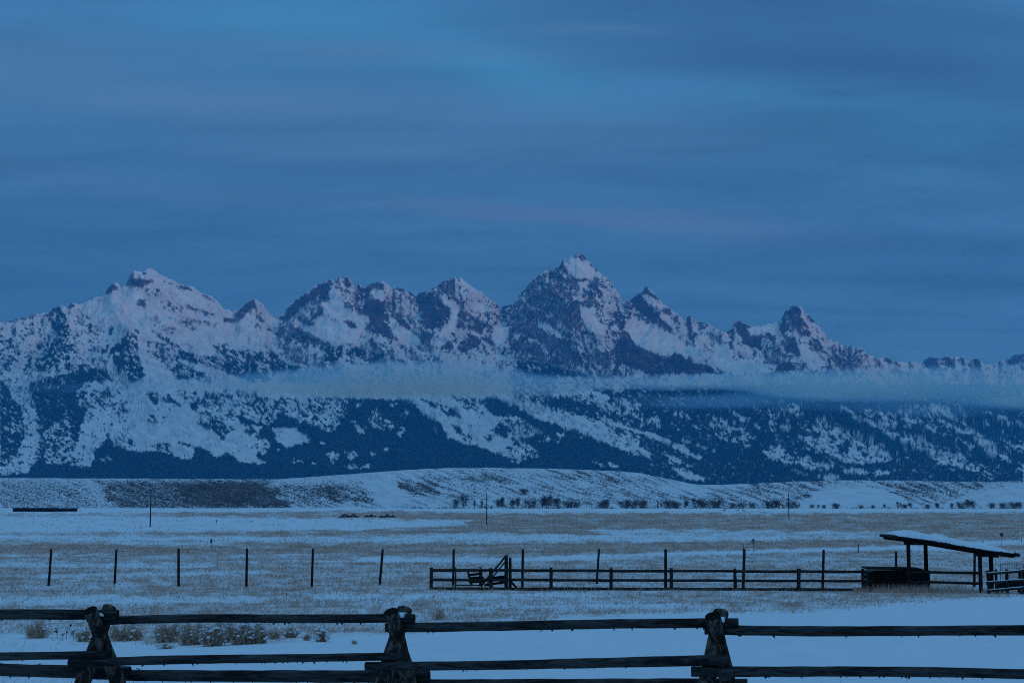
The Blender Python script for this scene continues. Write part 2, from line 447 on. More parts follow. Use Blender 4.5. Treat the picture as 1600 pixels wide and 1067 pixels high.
f(.88, (410,530),(500,560),(480,590),(420,570)); f(.88, (730,540),(800,540),(850,600),(800,610)); f(.6, (610,520),(700,550),(640,550)); f(.8, (840,700),(880,650),(900,680)); f(.95, (950,690),(1040,770),(1000,780),(950,750))
f(.6, (0,430),(40,470),(70,560),(30,550),(0,510)); f(.85, (510,450),(550,430),(550,510),(500,490))
f(.92, (80,620),(120,580),(140,640)); f(.95,(150,640),(200,640),(190,685)); f(.92,(225,650),(300,690),(290,720),(240,710)); f(.88,(270,630),(340,605),(480,665),(620,750),(480,740),(330,700)); f(.8,(200,600),(240,590),(230,640)); f(.8,(330,500),(390,520),(350,545))
f = crop_painter(ROCK, 600, 400, US)
f(.42, (0,250),(600,180),(960,450),(1067,600),(1067,830),(0,760))
f(.8, (0,330),(80,350),(100,480),(20,550),(0,530)); f(.86, (70,270),(130,265),(260,350),(320,500),(330,610),(450,600),(520,570),(560,460),(470,370),(400,310),(370,320),(350,360),(280,350),(270,330))
f(.9, (0,570),(60,610),(130,710),(30,690),(0,670)); f(.92, (100,500),(200,550),(230,620),(310,680),(330,720),(300,690),(200,620),(110,570)); f(.28, (190,480),(320,520),(320,600),(230,570)); f(.82, (310,620),(440,640),(380,720),(300,710))
f(.04, (50,560),(100,510),(120,570),(210,620),(310,700),(290,750),(210,760),(130,720)); f(.92, (280,320),(340,290),(350,350),(280,350)); f(.8, (440,250),(590,185),(600,300),(620,420),(560,340),(480,290)); f(.55, (600,230),(640,250),(730,350),(710,450),(620,430))
f(.06, (450,320),(510,330),(600,450),(630,450),(580,600),(480,760),(440,740),(470,640),(520,600),(590,480),(540,420)); f(.12,(740,370),(900,450),(860,480),(740,450)); f(.88, (620,460),(700,470),(850,570),(820,650),(700,600),(600,610)); f(.5, (720,450),(960,480),(960,560),(850,550),(760,490))
f(.88, (500,750),(560,690),(600,710),(570,790),(480,770)); f(.88, (600,790),(650,690),(700,640),(820,690),(790,760),(700,800)); f(.92, (840,650),(900,700),(930,770),(830,710)); f(.92, (960,480),(1000,415),(1067,405),(1067,590),(980,590)); f(.8, (1000,800),(1067,660),(1067,830))
f(.45, (750,300),(820,320),(950,460),(900,440)); f(.92, (860,570),(900,580),(880,620)); f(.1,(910,600),(1050,600),(1000,720),(940,760),(900,680)); f(.2,(560,840),(840,800),(1067,850),(1067,1000),(800,960))
f = crop_painter(ROCK, 780, 390, US)
f(.70, (0,500),(130,460),(200,350),(280,230),(470,170),(540,80),(720,30),(740,100),(860,190),(930,270),(1020,430),(1067,560),(1067,1067),(700,1067),(560,1000),(140,910),(100,700),(0,640))
f(.06, (530,90),(640,60),(740,90),(790,170),(860,200),(840,240),(660,240),(570,200),(540,130)); f(.85, (650,35),(720,35),(735,90),(680,100)); f(.6, (560,65),(600,65),(590,130),(550,110)); f(.15, (660,260),(720,290),(790,350),(760,355),(680,310))
f(.02, (670,470),(720,490),(800,480),(820,560),(850,620),(900,630),(880,710),(840,715),(720,650),(690,560)); f(.1, (300,570),(400,620),(560,740),(470,720),(330,650)); f(.25, (380,540),(480,580),(590,690),(520,670)); f(.15, (100,700),(190,700),(160,760)); f(.25, (190,710),(320,760),(270,780))
f(.25, (350,780),(400,820),(450,940),(380,910)); f(.12, (0,650),(90,640),(30,840),(0,830)); f(.3, (30,840),(70,790),(150,860),(150,910)); f(.4, (200,850),(280,880),(250,920)); f(.3, (590,770),(700,830),(680,870),(610,820)); f(.38, (700,700),(780,740),(900,860),(740,810))
f(.22, (560,910),(700,990),(780,1050),(620,1000)); f(.45, (210,420),(300,500),(330,540),(240,500)); f(.22, (940,620),(1010,640),(1000,680),(920,680)); f(.45, (820,310),(980,370),(900,420)); f(.28, (480,920),(550,980),(500,975)); f(.25, (0,870),(130,930),(220,1067),(0,1067)); f(.35,(500,420),(600,460),(580,510)); f(.4,(600,320),(690,390),(620,380))
f(.4,(960,470),(1067,520),(1067,570),(980,520))
f = crop_painter(ROCK, 960, 420, US)
f(.3, (480,480),(600,380),(950,520),(1067,440),(1067,850),(860,870),(780,790),(600,640)); f(.42, (0,300),(120,280),(290,400),(280,440),(0,440)); f(.88, (0,340),(90,390),(90,500),(40,510),(0,450))
f(.92, (115,270),(210,205),(270,290),(380,400),(480,490),(480,540),(400,500),(290,430),(200,350)); f(.97, (225,190),(270,140),(300,190),(385,265),(330,260),(270,220)); f(.72, (370,320),(450,330),(550,410),(560,560),(480,470)); f(.06, (210,210),(270,230),(390,270),(450,330),(360,320),(300,290))
f(.04, (110,520),(280,470),(430,550),(600,640),(780,650),(720,750),(640,730),(520,690),(440,730),(330,690),(210,620),(150,590)); f(.95, (20,640),(40,530),(110,520),(180,640),(340,700),(450,740),(510,690),(640,770),(780,800),(860,870),(290,880),(230,850),(60,890),(0,780))
f(.98, (600,400),(640,385),(660,600),(620,590)); f(.7, (650,425),(720,435),(820,480),(760,500),(680,500)); f(.65, (740,640),(830,600),(800,720),(830,770),(750,770)); f(.6, (950,500),(990,495),(990,600),(960,620)); f(.98, (1000,480),(1040,435),(1067,435),(1067,590)); f(.9, (880,840),(930,870),(880,870)); f(.5, (60,790),(230,850),(60,890),(0,880))
f(.06,(840,640),(950,620),(1000,760),(900,830),(830,790))
f = crop_painter(ROCK, 1120, 440, US)
f(.32, (380,470),(640,190),(1067,540),(1067,720),(380,760)); f(.05,(260,390),(520,330),(500,400),(420,440),(280,440)); f(.97, (150,345),(200,335),(290,370),(250,400),(280,450),(380,450),(370,570),(260,540),(210,470),(150,400)); f(.7, (100,400),(140,395),(120,500),(150,620),(110,560)); f(.97, (515,325),(570,235),(600,250),(560,310))
f(.88, (600,240),(650,190),(690,220),(740,330),(790,440),(760,460),(690,440),(640,380),(590,280)); f(.3,(700,230),(740,270),(780,340),(740,340),(700,280)); f(.88, (740,280),(790,280),(830,350),(760,330)); f(.92, (520,400),(560,340),(610,380),(560,450)); f(.88, (390,420),(430,430),(500,450),(490,500),(430,480)); f(.92, (600,470),(650,470),(700,590),(620,590),(570,590))
f(.88, (770,480),(830,470),(890,540),(890,600),(820,580),(760,510)); f(.78, (900,580),(960,620),(1060,570),(1067,650),(1030,720),(930,690)); f(.92, (490,740),(560,660),(660,700),(620,760)); f(.55, (390,620),(560,610),(500,700),(400,690)); f(.5, (130,600),(340,590),(320,650),(200,690),(130,640)); f(.06, (690,510),(760,560),(930,700),(800,710),(700,620)); f(.6, (510,540),(590,480),(560,580),(500,590)); f(.5, (870,420),(940,460),(900,480)); f(.08,(200,640),(430,690),(430,760),(60,780),(60,700))
f = crop_painter(ROCK, 1300, 520, 5.333)
f(.3, (700,200),(1600,150),(1600,330),(700,330)); f(.65, (0,90),(60,130),(200,240),(60,290),(0,290)); f(.9, (770,240),(800,200),(900,200),(890,260),(860,310),(790,300)); f(.9, (940,205),(980,190),(1040,290),(960,280)); f(.92, (1060,190),(1090,205),(1140,290),(1090,270)); f(.92, (1165,205),(1230,210),(1250,290),(1190,290)); f(.75, (1440,240),(1540,170),(1600,170),(1600,230),(1500,280)); f(.92, (430,230),(465,195),(490,230),(470,250))
FORb = blur(FOR, 1)
ROCKb = blur(ROCK, 1)

# ---------------------------------------------------------------- mesh helpers
def mesh_np(name, verts, faces, mat=None, smooth=True, attrs=None):
    """verts (n,3), faces (m,k) arrays -> mesh data"""
    me = bpy.data.meshes.new(name)
    verts = np.ascontiguousarray(verts, np.float32)
    faces = np.ascontiguousarray(faces, np.int32)
    m, k = faces.shape
    me.vertices.add(len(verts)); me.vertices.foreach_set('co', verts.ravel())
    me.loops.add(m * k); me.loops.foreach_set('vertex_index', faces.ravel())
    me.polygons.add(m)
    me.polygons.foreach_set('loop_start', np.arange(0, m * k, k, dtype=np.int32))
    me.polygons.foreach_set('loop_total', np.full(m, k, np.int32))
    me.polygons.foreach_set('use_smooth', np.full(m, smooth, bool))
    me.update(calc_edges=True)
    for nm, a in (attrs or {}).items():
        at_ = me.attributes.new(nm, 'FLOAT', 'POINT')
        at_.data.foreach_set('value', np.ascontiguousarray(a, np.float32).ravel())
    if mat:
        me.materials.append(mat)
    return me

def grid_faces(rows, cols, wrap=False):
    i = np.arange(rows - 1)[:, None] * cols
    if wrap:
        j = np.arange(cols)[None, :]; j2 = (j + 1) % cols
    else:
        j = np.arange(cols - 1)[None, :]; j2 = j + 1
    a = i + j; b = i + j2
    return np.stack([a, b, b + cols, a + cols], -1).reshape(-1, 4)

def link(name, me, parent=None, loc=None):
    o = bpy.data.objects.new(name, me)
    C.objects.link(o)
    if parent is not None:
        o.parent = parent
    if loc is not None:
        o.location = loc
    return o

def tag(o, label=None, cat=None, group=None, kind=None):
    if label: o['label'] = label
    if cat: o['category'] = cat
    if group: o['group'] = group
    if kind: o['kind'] = kind
    return o

def empty(name, loc):
    o = bpy.data.objects.new(name, None)
    o.empty_display_size = 0.2
    C.objects.link(o)
    o.location = loc
    return o

# ---------------------------------------------------------------- materials
def new_mat(name, rough=0.8, spec=0.2):
    m = bpy.data.materials.new(name)
    m.use_nodes = True
    b = m.node_tree.nodes['Principled BSDF']
    b.inputs['Roughness'].default_value = rough
    b.inputs['Specular IOR Level'].default_value = spec
    return m, m.node_tree, b

def bump(nt, b, h, strength=0.3, dist=0.02):
    n = nt.nodes.new('ShaderNodeBump')
    n.inputs['Strength'].default_value = strength
    n.inputs['Distance'].default_value = dist
    nt.links.new(h, n.inputs['Height'])
    nt.links.new(n.outputs[0], b.inputs['Normal'])

def attr(nt, name):
    n = nt.nodes.new('ShaderNodeAttribute')
    n.attribute_name = name
    return n.outputs['Fac']

def geo_pos(nt):
    return nt.nodes.new('ShaderNodeNewGeometry').outputs['Position']

SNOW = (0.83, 0.86, 0.88)
# mountain: snow, bare rock, wooded ground
m_mount, nt, b = new_mat('mountain_cover', 0.9, 0.05)
pos = geo_pos(nt)
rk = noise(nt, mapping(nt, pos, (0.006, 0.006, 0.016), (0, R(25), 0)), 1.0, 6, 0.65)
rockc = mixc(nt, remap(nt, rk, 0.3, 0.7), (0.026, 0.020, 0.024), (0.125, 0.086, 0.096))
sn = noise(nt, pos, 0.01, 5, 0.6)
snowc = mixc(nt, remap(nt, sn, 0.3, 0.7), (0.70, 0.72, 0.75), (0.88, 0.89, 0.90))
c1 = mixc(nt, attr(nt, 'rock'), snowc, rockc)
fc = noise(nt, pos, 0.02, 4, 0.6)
forc = mixc(nt, remap(nt, fc, 0.3, 0.7), (0.010, 0.022, 0.020), (0.026, 0.042, 0.036))  # needle tone plus the shade under the trees, both put into the ground colour
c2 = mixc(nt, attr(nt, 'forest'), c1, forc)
lk(nt, c2, b.inputs['Base Color'])

# conifers far off
m_conifer, nt, b = new_mat('conifer_needles', 0.9, 0.05)
oi = noise(nt, geo_pos(nt), 0.05, 3)
lk(nt, mixc(nt, remap(nt, oi, .3, .7), (0.010, 0.022, 0.020), (0.028, 0.044, 0.038)), b.inputs['Base Color'])

# valley floor: snow with dry grass standing through
m_field, nt, b = new_mat('field_cover', 0.85, 0.08)
pos = geo_pos(nt)
ga = attr(nt, 'grass')
fn = noise(nt, mapping(nt, pos, (1, 0.45, 1)), 2.2, 7, 0.72)
fn2 = noise(nt, mapping(nt, pos, (0.4, 0.12, 1)), 0.35, 7, 0.75)
spk = mth(nt, 'ADD', mth(nt, 'MULTIPLY', fn, 0.5), mth(nt, 'MULTIPLY', fn2, 0.5))
gm = mth(nt, 'ADD', mth(nt, 'SUBTRACT', ga, 0.5), mth(nt, 'MULTIPLY', mth(nt, 'SUBTRACT', spk, 0.5), 1.8))
gm = remap(nt, gm, -0.30, 0.30)
gm = mth(nt, 'MULTIPLY', gm, remap(nt, ga, 0.02, 0.14))
gc = noise(nt, mapping(nt, pos, (0.02, 0.01, 1)), 1.0, 5, 0.6)
grassc = mixc(nt, remap(nt, gc, 0.35, 0.65), (0.62, 0.39, 0.30), (0.52, 0.35, 0.265))
sd = noise(nt, pos, 0.9, 6, 0.6)
snc = mixc(nt, remap(nt, sd, 0.3, 0.7), (0.80, 0.83, 0.85), (0.86, 0.885, 0.90))
lk(nt, mixc(nt, gm, snc, grassc), b.inputs['Base Color'])
bump(nt, b, noise(nt, pos, 3.0, 6, 0.6), 0.35, 0.05)

# hills: snow with sagebrush
m_hill, nt, b = new_mat('hill_cover', 0.9, 0.05)
pos = geo_pos(nt)
hc = noise(nt, pos, 0.02, 4)
sagec = mixc(nt, remap(nt, hc, .3, .7), (0.060, 0.050, 0.045), (0.10, 0.080, 0.072))
sn = noise(nt, pos, 0.05, 5, 0.6)
snowc = mixc(nt, remap(nt, sn, 0.3, 0.7), (0.70, 0.725, 0.76), (0.82, 0.845, 0.87))
lk(nt, mixc(nt, attr(nt, 'sage'), snowc, sagec), b.inputs['Base Color'])

def wood(name, dark, pale, scale, bias=(0.42, 0.62), strength=0.6, dist=0.01):
    m, nt, b = new_mat(name, 0.9, 0.1)
    tc = nt.nodes.new('ShaderNodeTexCoord')
    p = mapping(nt, tc.outputs['Object'], scale)
    a = noise(nt, p, 1.0, 7, 0.65, 0.4)
    p2 = mapping(nt, tc.outputs['Object'], tuple(s * 0.3 for s in scale), loc=(4.2, 1.3, 2.2))
    a2 = noise(nt, p2, 1.0, 4, 0.55)
    k = mth(nt, 'ADD', mth(nt, 'MULTIPLY', a, 0.6), mth(nt, 'MULTIPLY', a2, 0.4))
    lk(nt, mixc(nt, remap(nt, k, *bias), dark, pale), b.inputs['Base Color'])
    bump(nt, b, a, strength, dist)
    return m

m_rail = wood('rail_wood', (0.016, 0.015, 0.015), (0.078, 0.074, 0.072), (2.2, 26, 26))
m_leg = wood('leg_bark', (0.022, 0.016, 0.013), (0.21, 0.165, 0.13), (16, 16, 5), (0.44, 0.64), 0.9, 0.02)
m_end = wood('log_end', (0.006, 0.005, 0.005), (0.016, 0.013, 0.011), (20, 20, 20))
m_post = wood('weathered_post', (0.014, 0.013, 0.013), (0.046, 0.041, 0.037), (9, 9, 3))
m_red = wood('red_brown_post', (0.022, 0.010, 0.008), (0.055, 0.024, 0.017), (9, 9, 3))
m_plank = wood('dark_plank', (0.010, 0.009, 0.009), (0.026, 0.021, 0.018), (3, 9, 9))
m_corral = wood('corral_rail', (0.022, 0.020, 0.019), (0.070, 0.063, 0.058), (3, 12, 12))
m_bark = wood('bare_tree_bark', (0.066, 0.057, 0.055), (0.135, 0.112, 0.102), (1, 1, .3))
m_snow, nt, b = new_mat('snow', 0.8, 0.1)
pos = geo_pos(nt)
lk(nt, mixc(nt, remap(nt, noise(nt, pos, 5, 5), .3, .7), (0.80, 0.83, 0.86), (0.87, 0.89, 0.91)), b.inputs['Base Color'])
bump(nt, b, noise(nt, pos, 9, 5), 0.4, 0.02)

def plain(name, c, rough=0.7, var=0.25, sc=3.0):
    m, nt, b = new_mat(name, rough, 0.2)
    n = noise(nt, geo_pos(nt), sc, 5)
    lk(nt, mixc(nt, remap(nt, n, .3, .7), tuple(x * (1 - var) for x in c), tuple(x * (1 + var) for x in c)), b.inputs['Base Color'])
    return m
m_green = plain('green_steel', (0.016, 0.030, 0.028), 0.5)
m_galv = plain('galvanised_steel', (0.20, 0.21, 0.22), 0.5)
m_sign = plain('sign_face', (0.20, 0.21, 0.21), 0.6)
m_orange = plain('orange_marker', (0.16, 0.065, 0.022), 0.6)
m_stake = plain('stake_wood', (0.10, 0.07, 0.05), 0.9)
m_sage = plain('sagebrush_twigs', (0.58, 0.37, 0.265), 0.9, 0.45, 14)
m_dry = plain('dry_grass', (0.62, 0.395, 0.30), 0.9, 0.35, 1.5)
m_darkbush = plain('dark_brush', (0.035, 0.030, 0.026), 0.9)
m_shed = plain('dark_shed_wall', (0.018, 0.017, 0.020), 0.8)
m_elk = plain('tan_hide', (0.10, 0.06, 0.04), 0.9)

# ---------------------------------------------------------------- ground
_pr = np.log(np.array([0.5, 4, 8, 12, 18, 30, 45, 60, 80, 120, 180, 260, 430, 700, 1000, 1600, 2000, 3000, 8000, 21000.]))
_pz = np.array([-1.75, -1.85, -1.95, -2.12, -2.47, -3.0, -3.56, -4.07, -4.73, -5.75, -6.8, -7.7, -8.4, -9.3, -10.6, -13.7, -15.4, -17.5, -19, -19.5])
def zprof(r):
    return np.interp(np.log(np.maximum(r, 0.5)), _pr, _pz)

def ground_z(x, y):
    x = np.asarray(x, float); y = np.asarray(y, float)
    r = np.hypot(x, y)
    a = np.clip(r * 0.0010, 0.02, 0.22)
    wv = np.clip(r * 0.12, 1.5, 30.0)
    # undulation at two fixed wavelengths, blended by distance
    near = perlin(x / 3.1, y / 4.3, 3) * 0.035 + perlin(x / 9.0, y / 7.0, 4) * 0.10
    far = perlin(x / 60.0, y / 45.0, 5) * 0.25 + perlin(x / 23.0, y / 15.0, 6) * 0.10
    k = sstep(20, 140, r)
    return zprof(r) + near * (1 - sstep(150, 500, r)) * sstep(2, 8, r) + far * k * (1 - sstep(1500, 2200, r))

def on_ground(px, py):
    """point of the ground seen at a pixel"""
    a, e = ray(px, py)
    D = np.exp(np.linspace(math.log(6), math.log(4000), 4000))
    zg = ground_z(a * D, D)
    below = np.nonzero(e * D <= zg)[0]
    i = below[0] if len(below) else len(D) - 1
    d = D[i]
    return Vector((a * d, d, float(zg[i])))

GR = new_map(0.42)
def g_(v, *p): paint(GR, p, v)
g_(.10, (-60,780),(1660,780),(1660,801),(-60,801))
g_(.55, (180,801),(560,798),(700,799),(700,812),(300,808))
g_(.62, (560,800),(1660,803),(1660,840),(560,840))
g_(.16, (-60,806),(520,809),(740,813),(740,820),(560,828),(-60,833))
g_(.60, (180,832),(800,828),(820,836),(250,837))
g_(.22, (-60,836),(560,838),(720,833),(1250,838),(1250,845),(800,846),(400,847),(150,845),(-60,843))
g_(.30, (940,826),(1380,830),(1380,842),(940,836))
g_(.55, (560,812),(1660,806),(1660,818),(1000,812))
g_(.62, (-60,846),(150,850),(420,846),(600,850),(1000,847),(1390,843),(1390,864),(900,868),(500,864),(-60,866))
g_(.35, (150,846),(430,851),(430,855),(200,852))
g_(.60, (1380,800),(1660,800),(1660,838),(1500,846),(1380,846))
g_(.45, (-60,866),(1660,864),(1660,930),(-60,930))
g_(.18, (-60,880),(320,881),(330,886),(-60,885)); g_(.2, (60,897),(420,893),(430,897),(60,903))
g_(.04, (560,871),(760,874),(900,868),(1060,862),(1240,857),(1410,853),(1600,852),(1600,858),(1410,858),(1240,862),(1060,868),(900,874),(760,879),(560,876))
g_(.03, (1510,849),(1560,844),(1660,838),(1660,848),(1560,852)); g_(.7,(1560,852),(1660,849),(1660,858),(1570,858))
g_(.42, (-60,915),(1660,915),(1660,960),(-60,1000))
g_(.15, (-60,936),(160,930),(420,935),(420,940),(-60,945)); g_(.15, (480,930),(900,926),(1000,932),(480,937)); g_(.12, (700,945),(1000,942),(1150,948),(720,952))
g_(.5, (1335,912),(1480,916),(1560,922),(1540,930),(1420,934),(1330,930))
g_(.35, (-60,955),(700,955),(640,985),(500,1000),(200,1005),(-60,1015))
g_(.03, (-60,1012),(200,1002),(420,1006),(520,995),(640,992),(720,984),(880,968),(1080,957),(1250,953),(1440,937),(1560,931),(1660,927),(1660,1090),(-60,1090))
g_(.10, (-60,985),(130,990),(150,1010),(-60,1020))
GRb = blur(GR, 2)

def build_ground():
    az = np.concatenate([np.linspace(-180, -30, 24)[:-1], np.linspace(-30, -21, 14)[:-1], np.linspace(-21, 21, 640), np.linspace(21, 30, 14)[1:], np.linspace(30, 180, 24)[1:-1]])
    az = np.radians(az)
    v = np.concatenate([np.geomspace(1.0, 12.0, 24)[:-1], 1.0 / np.linspace(1 / 12.0, 1 / 60.0, 150)[:-1], np.geomspace(60, 3000, 190)[:-1], np.geomspace(3000, 20500, 14)])
    A, Rr = np.meshgrid(az, v)
    X = Rr * np.sin(A); Y = Rr * np.cos(A)
    Z = ground_z(X, Y)
    px, py = to_px(X, np.maximum(Y, 0.5), Z)
    wob = fbm(px / 60, py / 7, 4, 41)
    wob2 = fbm(px / 25, py / 5, 3, 43)
    g = sample(GRb, px + wob * 60, py + wob2 * 5)
    n = fbm(px / 45, py / 3.5, 5, 51, 0.6)
    g = np.where(g > .3, g * 1.12, g) + (n * 0.9) * sstep(0.03, 0.3, g) * 0.55
    vis = (Y > 5) & (px > -80) & (px < 1680)
    gdef = 0.42 + 0.5 * fbm(X / 90, Y / 60, 4, 77)
    g = np.where(vis, np.clip(g, 0, 1), np.clip(gdef, 0, 1) * sstep(25, 90, Rr))
    rows, cols = X.shape
    verts = np.stack([X, Y, Z], -1).reshape(-1, 3)
    faces = grid_faces(rows, cols, True)[:, ::-1]
    # close the small hole under the camera
    me = mesh_np('ground', verts, faces, m_field, True, {'grass': g})
    bm = bmesh.new(); bm.from_mesh(me)
    bm.verts.ensure_lookup_table()
    bm.faces.new([bm.verts[i] for i in range(cols)])
    bm.to_mesh(me); bm.free()
    o = link('ground', me)
    tag(o, 'snowy valley floor with dry grass showing through', 'field', kind='structure')
build_ground()

# ---------------------------------------------------------------- mountains
SKYL = [(-400,540),(-200,528),(-60,512),(0,502),(5,503.7),(22,499),(49,492),(64,489.5),(75,489),(81,481),(90,477),(98,478),(103,483),(109,474),(116,474),(120,477),(135,470),(161,461),(165,451),(172,443),(180,442),(187,449),(194,447),(199,432),(206,423),(216,424),(221,425),(227,419),(234,419),(244,427),(259,434),(277,444),(300,449),(311,457),(330,464),(339,472),(349,483),(362,487),(371,485),(379,479),(386,472),(395.5,467),(400,468),(407,474),(419,489),(428,498),(434,500),(441,490.6),(456,472),(475,459),(494,447),(512,438),(524,434),(537,434),(542,433),(550,444),(556,449),(559,444),(565,446),(570.6,451),(574,446),(584,443),(595,441),(606,444),(612,451),(617,448),(629,451),(640,457),(649,464),(655,459),(662,455),(675.5,451),(685,444),(700,436),(711,434),(719,435),(730,442),(741,451),(756,461),(769,470),(777,477),(782,481),(790,477),(802,476),(810,464),(817,455),(831,440),(842,429),(859,424),(868,422),(877,414),(881,406),(889,402.5),(902,398),(915,399),(919,406),(926,416),(937,425),(949,434),(956,444),(965.6,455),(971,466),(975,472),(982,470),(990,464),(1001,457),(1010.5,448.6),(1018,455),(1029,464),(1033,470),(1050,483),(1061,492),(1069,502),(1073,496),(1080,494),(1087,500),(1099,505),(1110,506),(1121,513),(1136,519),(1145.5,511),(1148,504),(1156,502),(1165,505),(1172,508.5),(1176.5,511),(1195.6,508.5),(1211.5,505),(1223,499),(1227.5,486),(1237,480),(1243,476.6),(1251,479),(1259,488),(1269,496),(1275,505),(1285,515),(1294,526),(1307,535.6),(1320,541),(1339,541),(1348.5,548),(1361,556),(1374,561),(1385,558),(1396,563),(1412,566),(1425,566),(1444,567),(1446,560.5),(1460,558.5),(1470,561),(1481,558),(1492,558.5),(1498,560),(1501.5,558),(1511,564),(1527,561),(1535,569),(1546,570.6),(1568.5,563),(1581,558),(1592,554),(1600,553),(1650,548),(1750,560),(2000,575)]

def build_mountains():
    sx = np.array([p[0] for p in SKYL], float); sy = np.array([p[1] for p in SKYL], float)
    dense = np.linspace(-70, 1670, 1330)
    cpx = np.concatenate([np.linspace(-400, -70, 30)[:-1], dense, np.linspace(1670, 2000, 30)[1:]])
    ey = np.interp(cpx, sx, sy)
    jag = (fbm(cpx / 7.0, cpx * 0 + 3.3, 4, 12, 0.7) + .8 * (ridged(cpx / 11.0, cpx * 0 + 1.7, 2, 14) - .45)) * 4.0
    jag = jag * np.interp(cpx, [-60, 60, 200, 230, 350, 450, 1660], [.5, .5, .8, .4, .6, 1, 1])
    ey = ey + jag
    # slopes of the line of sight of each column
    e_sky = np.array([ray(800, y)[1] for y in ey])
    u = np.array([ray(x, 560)[0] for x in cpx])
    def smooth(a, w):
        # cpx is nearly even inside the frame
        k = np.exp(-0.5 * (np.arange(-3 * w, 3 * w + 1) / w) ** 2); k /= k.sum()
        return np.convolve(np.pad(a, 3 * w, mode='edge'), k, 'valid')
    e_s = smooth(e_sky, 45); e_m = smooth(e_sky, 12)
    e_b = ray(800, 781)[1]
    Dc = np.interp(cpx, [-400, 0, 230, 420, 600, 900, 1150, 1280, 1420, 2000], [11500, 11400, 11800, 12800, 13000, 13300, 13300, 13200, 15500, 16500])
    Dc = smooth(Dc, 30)
    Db = np.full_like(Dc, 7600.0)
    NF, NB = 560, 20
    t = np.concatenate([np.linspace(0, 1, NF), 1 + np.geomspace(0.004, 0.5, NB)])
    T, U = np.meshgrid(t, u, indexing='ij')
    Dm = Db + (Dc - Db) * np.clip(T, 0, 1.6)
    X = U * Dm; Y = Dm
    tf = np.clip(T, 0, 1)
    # foot of the range is a gentle fan, the upper half steep
    shape = 0.62 * tf ** 1.15 + 0.38 * tf ** 2.2
    E = e_b + (e_s - e_b) * shape + (e_m - e_s) * np.exp(-((1 - tf) / 0.30) ** 2) + (e_sky - e_m) * np.exp(-((1 - tf) / 0.055) ** 2)
    Z = E * Dm
    # spurs and gullies: elongated down the fall line, leaning to the right of the picture
    ang = math.atan2(1.7, -4.0)
    ca, sa = math.cos(ang), math.sin(ang)
    wx = X + 300 * fbm(X / 1400, Y / 1400, 3, 5); wy = Y + 300 * fbm(X / 1400, Y / 1400, 3, 6)
    along = wx * sa + wy * ca
    across = wx * ca - wy * sa
    sp = ridged(across / 900, along / 3200, 5, 21) - 0.35
    fine = ridged(wx / 420 + .3, wy / 560, 5, 33) - 0.35
    mic = fbm(X / 70, Y / 90, 4, 44) + 1.5 * (ridged(wx / 170, wy / 230, 3, 45) - .4)
    amp = np.interp(tf, [0, .08, .3, .6, .9, 1], [0, .14, .5, .95, .8, .35])
    Z = Z + amp * (sp * 380 + fine * 170 * np.interp(tf, [0, .45, .75], [.3, .5, 1])) + mic * 22 * np.interp(tf, [0, .2, 1], [0, .6, 1])
    Z = np.where(T > 1, Z - (T - 1) * 2600 * (1 + .5 * sp), Z)
    # hold the crest line
    for _ in range(4):
        Ecur = Z / Dm
        fr = T <= 1.0001
        im = np.argmax(np.where(fr, Ecur, -9), axis=0)
        cols = np.arange(len(u))
        d = e_sky - Ecur[im, cols]
        tm = t[im]
        w = np.where(d < 0, 0.16, 0.05)
        # where something stands above the crest line lower it broadly, where short lift the crest
        Z = Z + Dm * d * np.where(d < 0, np.exp(-((T - tm) / w) ** 2), np.exp(-((tf - 1) / w) ** 2))
    Z = np.maximum(Z, -30)
    gx = np.gradient(Z, axis=1) / np.maximum(np.gradient(X, axis=1), 1e-3)
    gx = (gx[:, :] + np.roll(gx, 1, 1) + np.roll(gx, -1, 1) + np.roll(gx, 1, 0) + np.roll(gx, -1, 0)) / 5
    face = np.tanh(gx * 1.1)            # +1: the slope looks to the left and gets darker cover, bringing out the relief
    px, py = to_px(X, Y, Z)
    # rock
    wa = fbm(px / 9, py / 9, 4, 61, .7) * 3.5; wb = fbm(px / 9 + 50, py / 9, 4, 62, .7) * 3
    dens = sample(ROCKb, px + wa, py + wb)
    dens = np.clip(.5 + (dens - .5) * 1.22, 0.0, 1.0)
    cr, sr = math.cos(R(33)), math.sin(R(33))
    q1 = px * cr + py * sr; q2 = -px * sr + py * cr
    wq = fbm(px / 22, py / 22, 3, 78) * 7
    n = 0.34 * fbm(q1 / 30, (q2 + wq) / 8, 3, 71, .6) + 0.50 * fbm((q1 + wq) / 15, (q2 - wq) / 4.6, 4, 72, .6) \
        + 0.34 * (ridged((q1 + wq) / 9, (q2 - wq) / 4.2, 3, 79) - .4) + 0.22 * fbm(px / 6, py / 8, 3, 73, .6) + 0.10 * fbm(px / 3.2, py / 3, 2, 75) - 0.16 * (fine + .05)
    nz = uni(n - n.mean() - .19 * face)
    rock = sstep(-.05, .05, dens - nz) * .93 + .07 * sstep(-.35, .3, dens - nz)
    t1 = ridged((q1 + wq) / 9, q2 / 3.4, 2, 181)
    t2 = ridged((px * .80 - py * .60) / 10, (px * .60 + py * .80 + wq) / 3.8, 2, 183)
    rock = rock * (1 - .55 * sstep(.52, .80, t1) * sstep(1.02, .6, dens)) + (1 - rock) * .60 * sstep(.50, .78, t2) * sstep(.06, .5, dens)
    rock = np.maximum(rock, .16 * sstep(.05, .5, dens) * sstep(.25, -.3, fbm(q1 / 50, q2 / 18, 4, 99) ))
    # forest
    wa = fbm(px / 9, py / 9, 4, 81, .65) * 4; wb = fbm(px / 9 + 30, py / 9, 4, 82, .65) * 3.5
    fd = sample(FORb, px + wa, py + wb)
    fl = np.interp(px, [380, 620], [0, 1])          # the left flank is more openly wooded
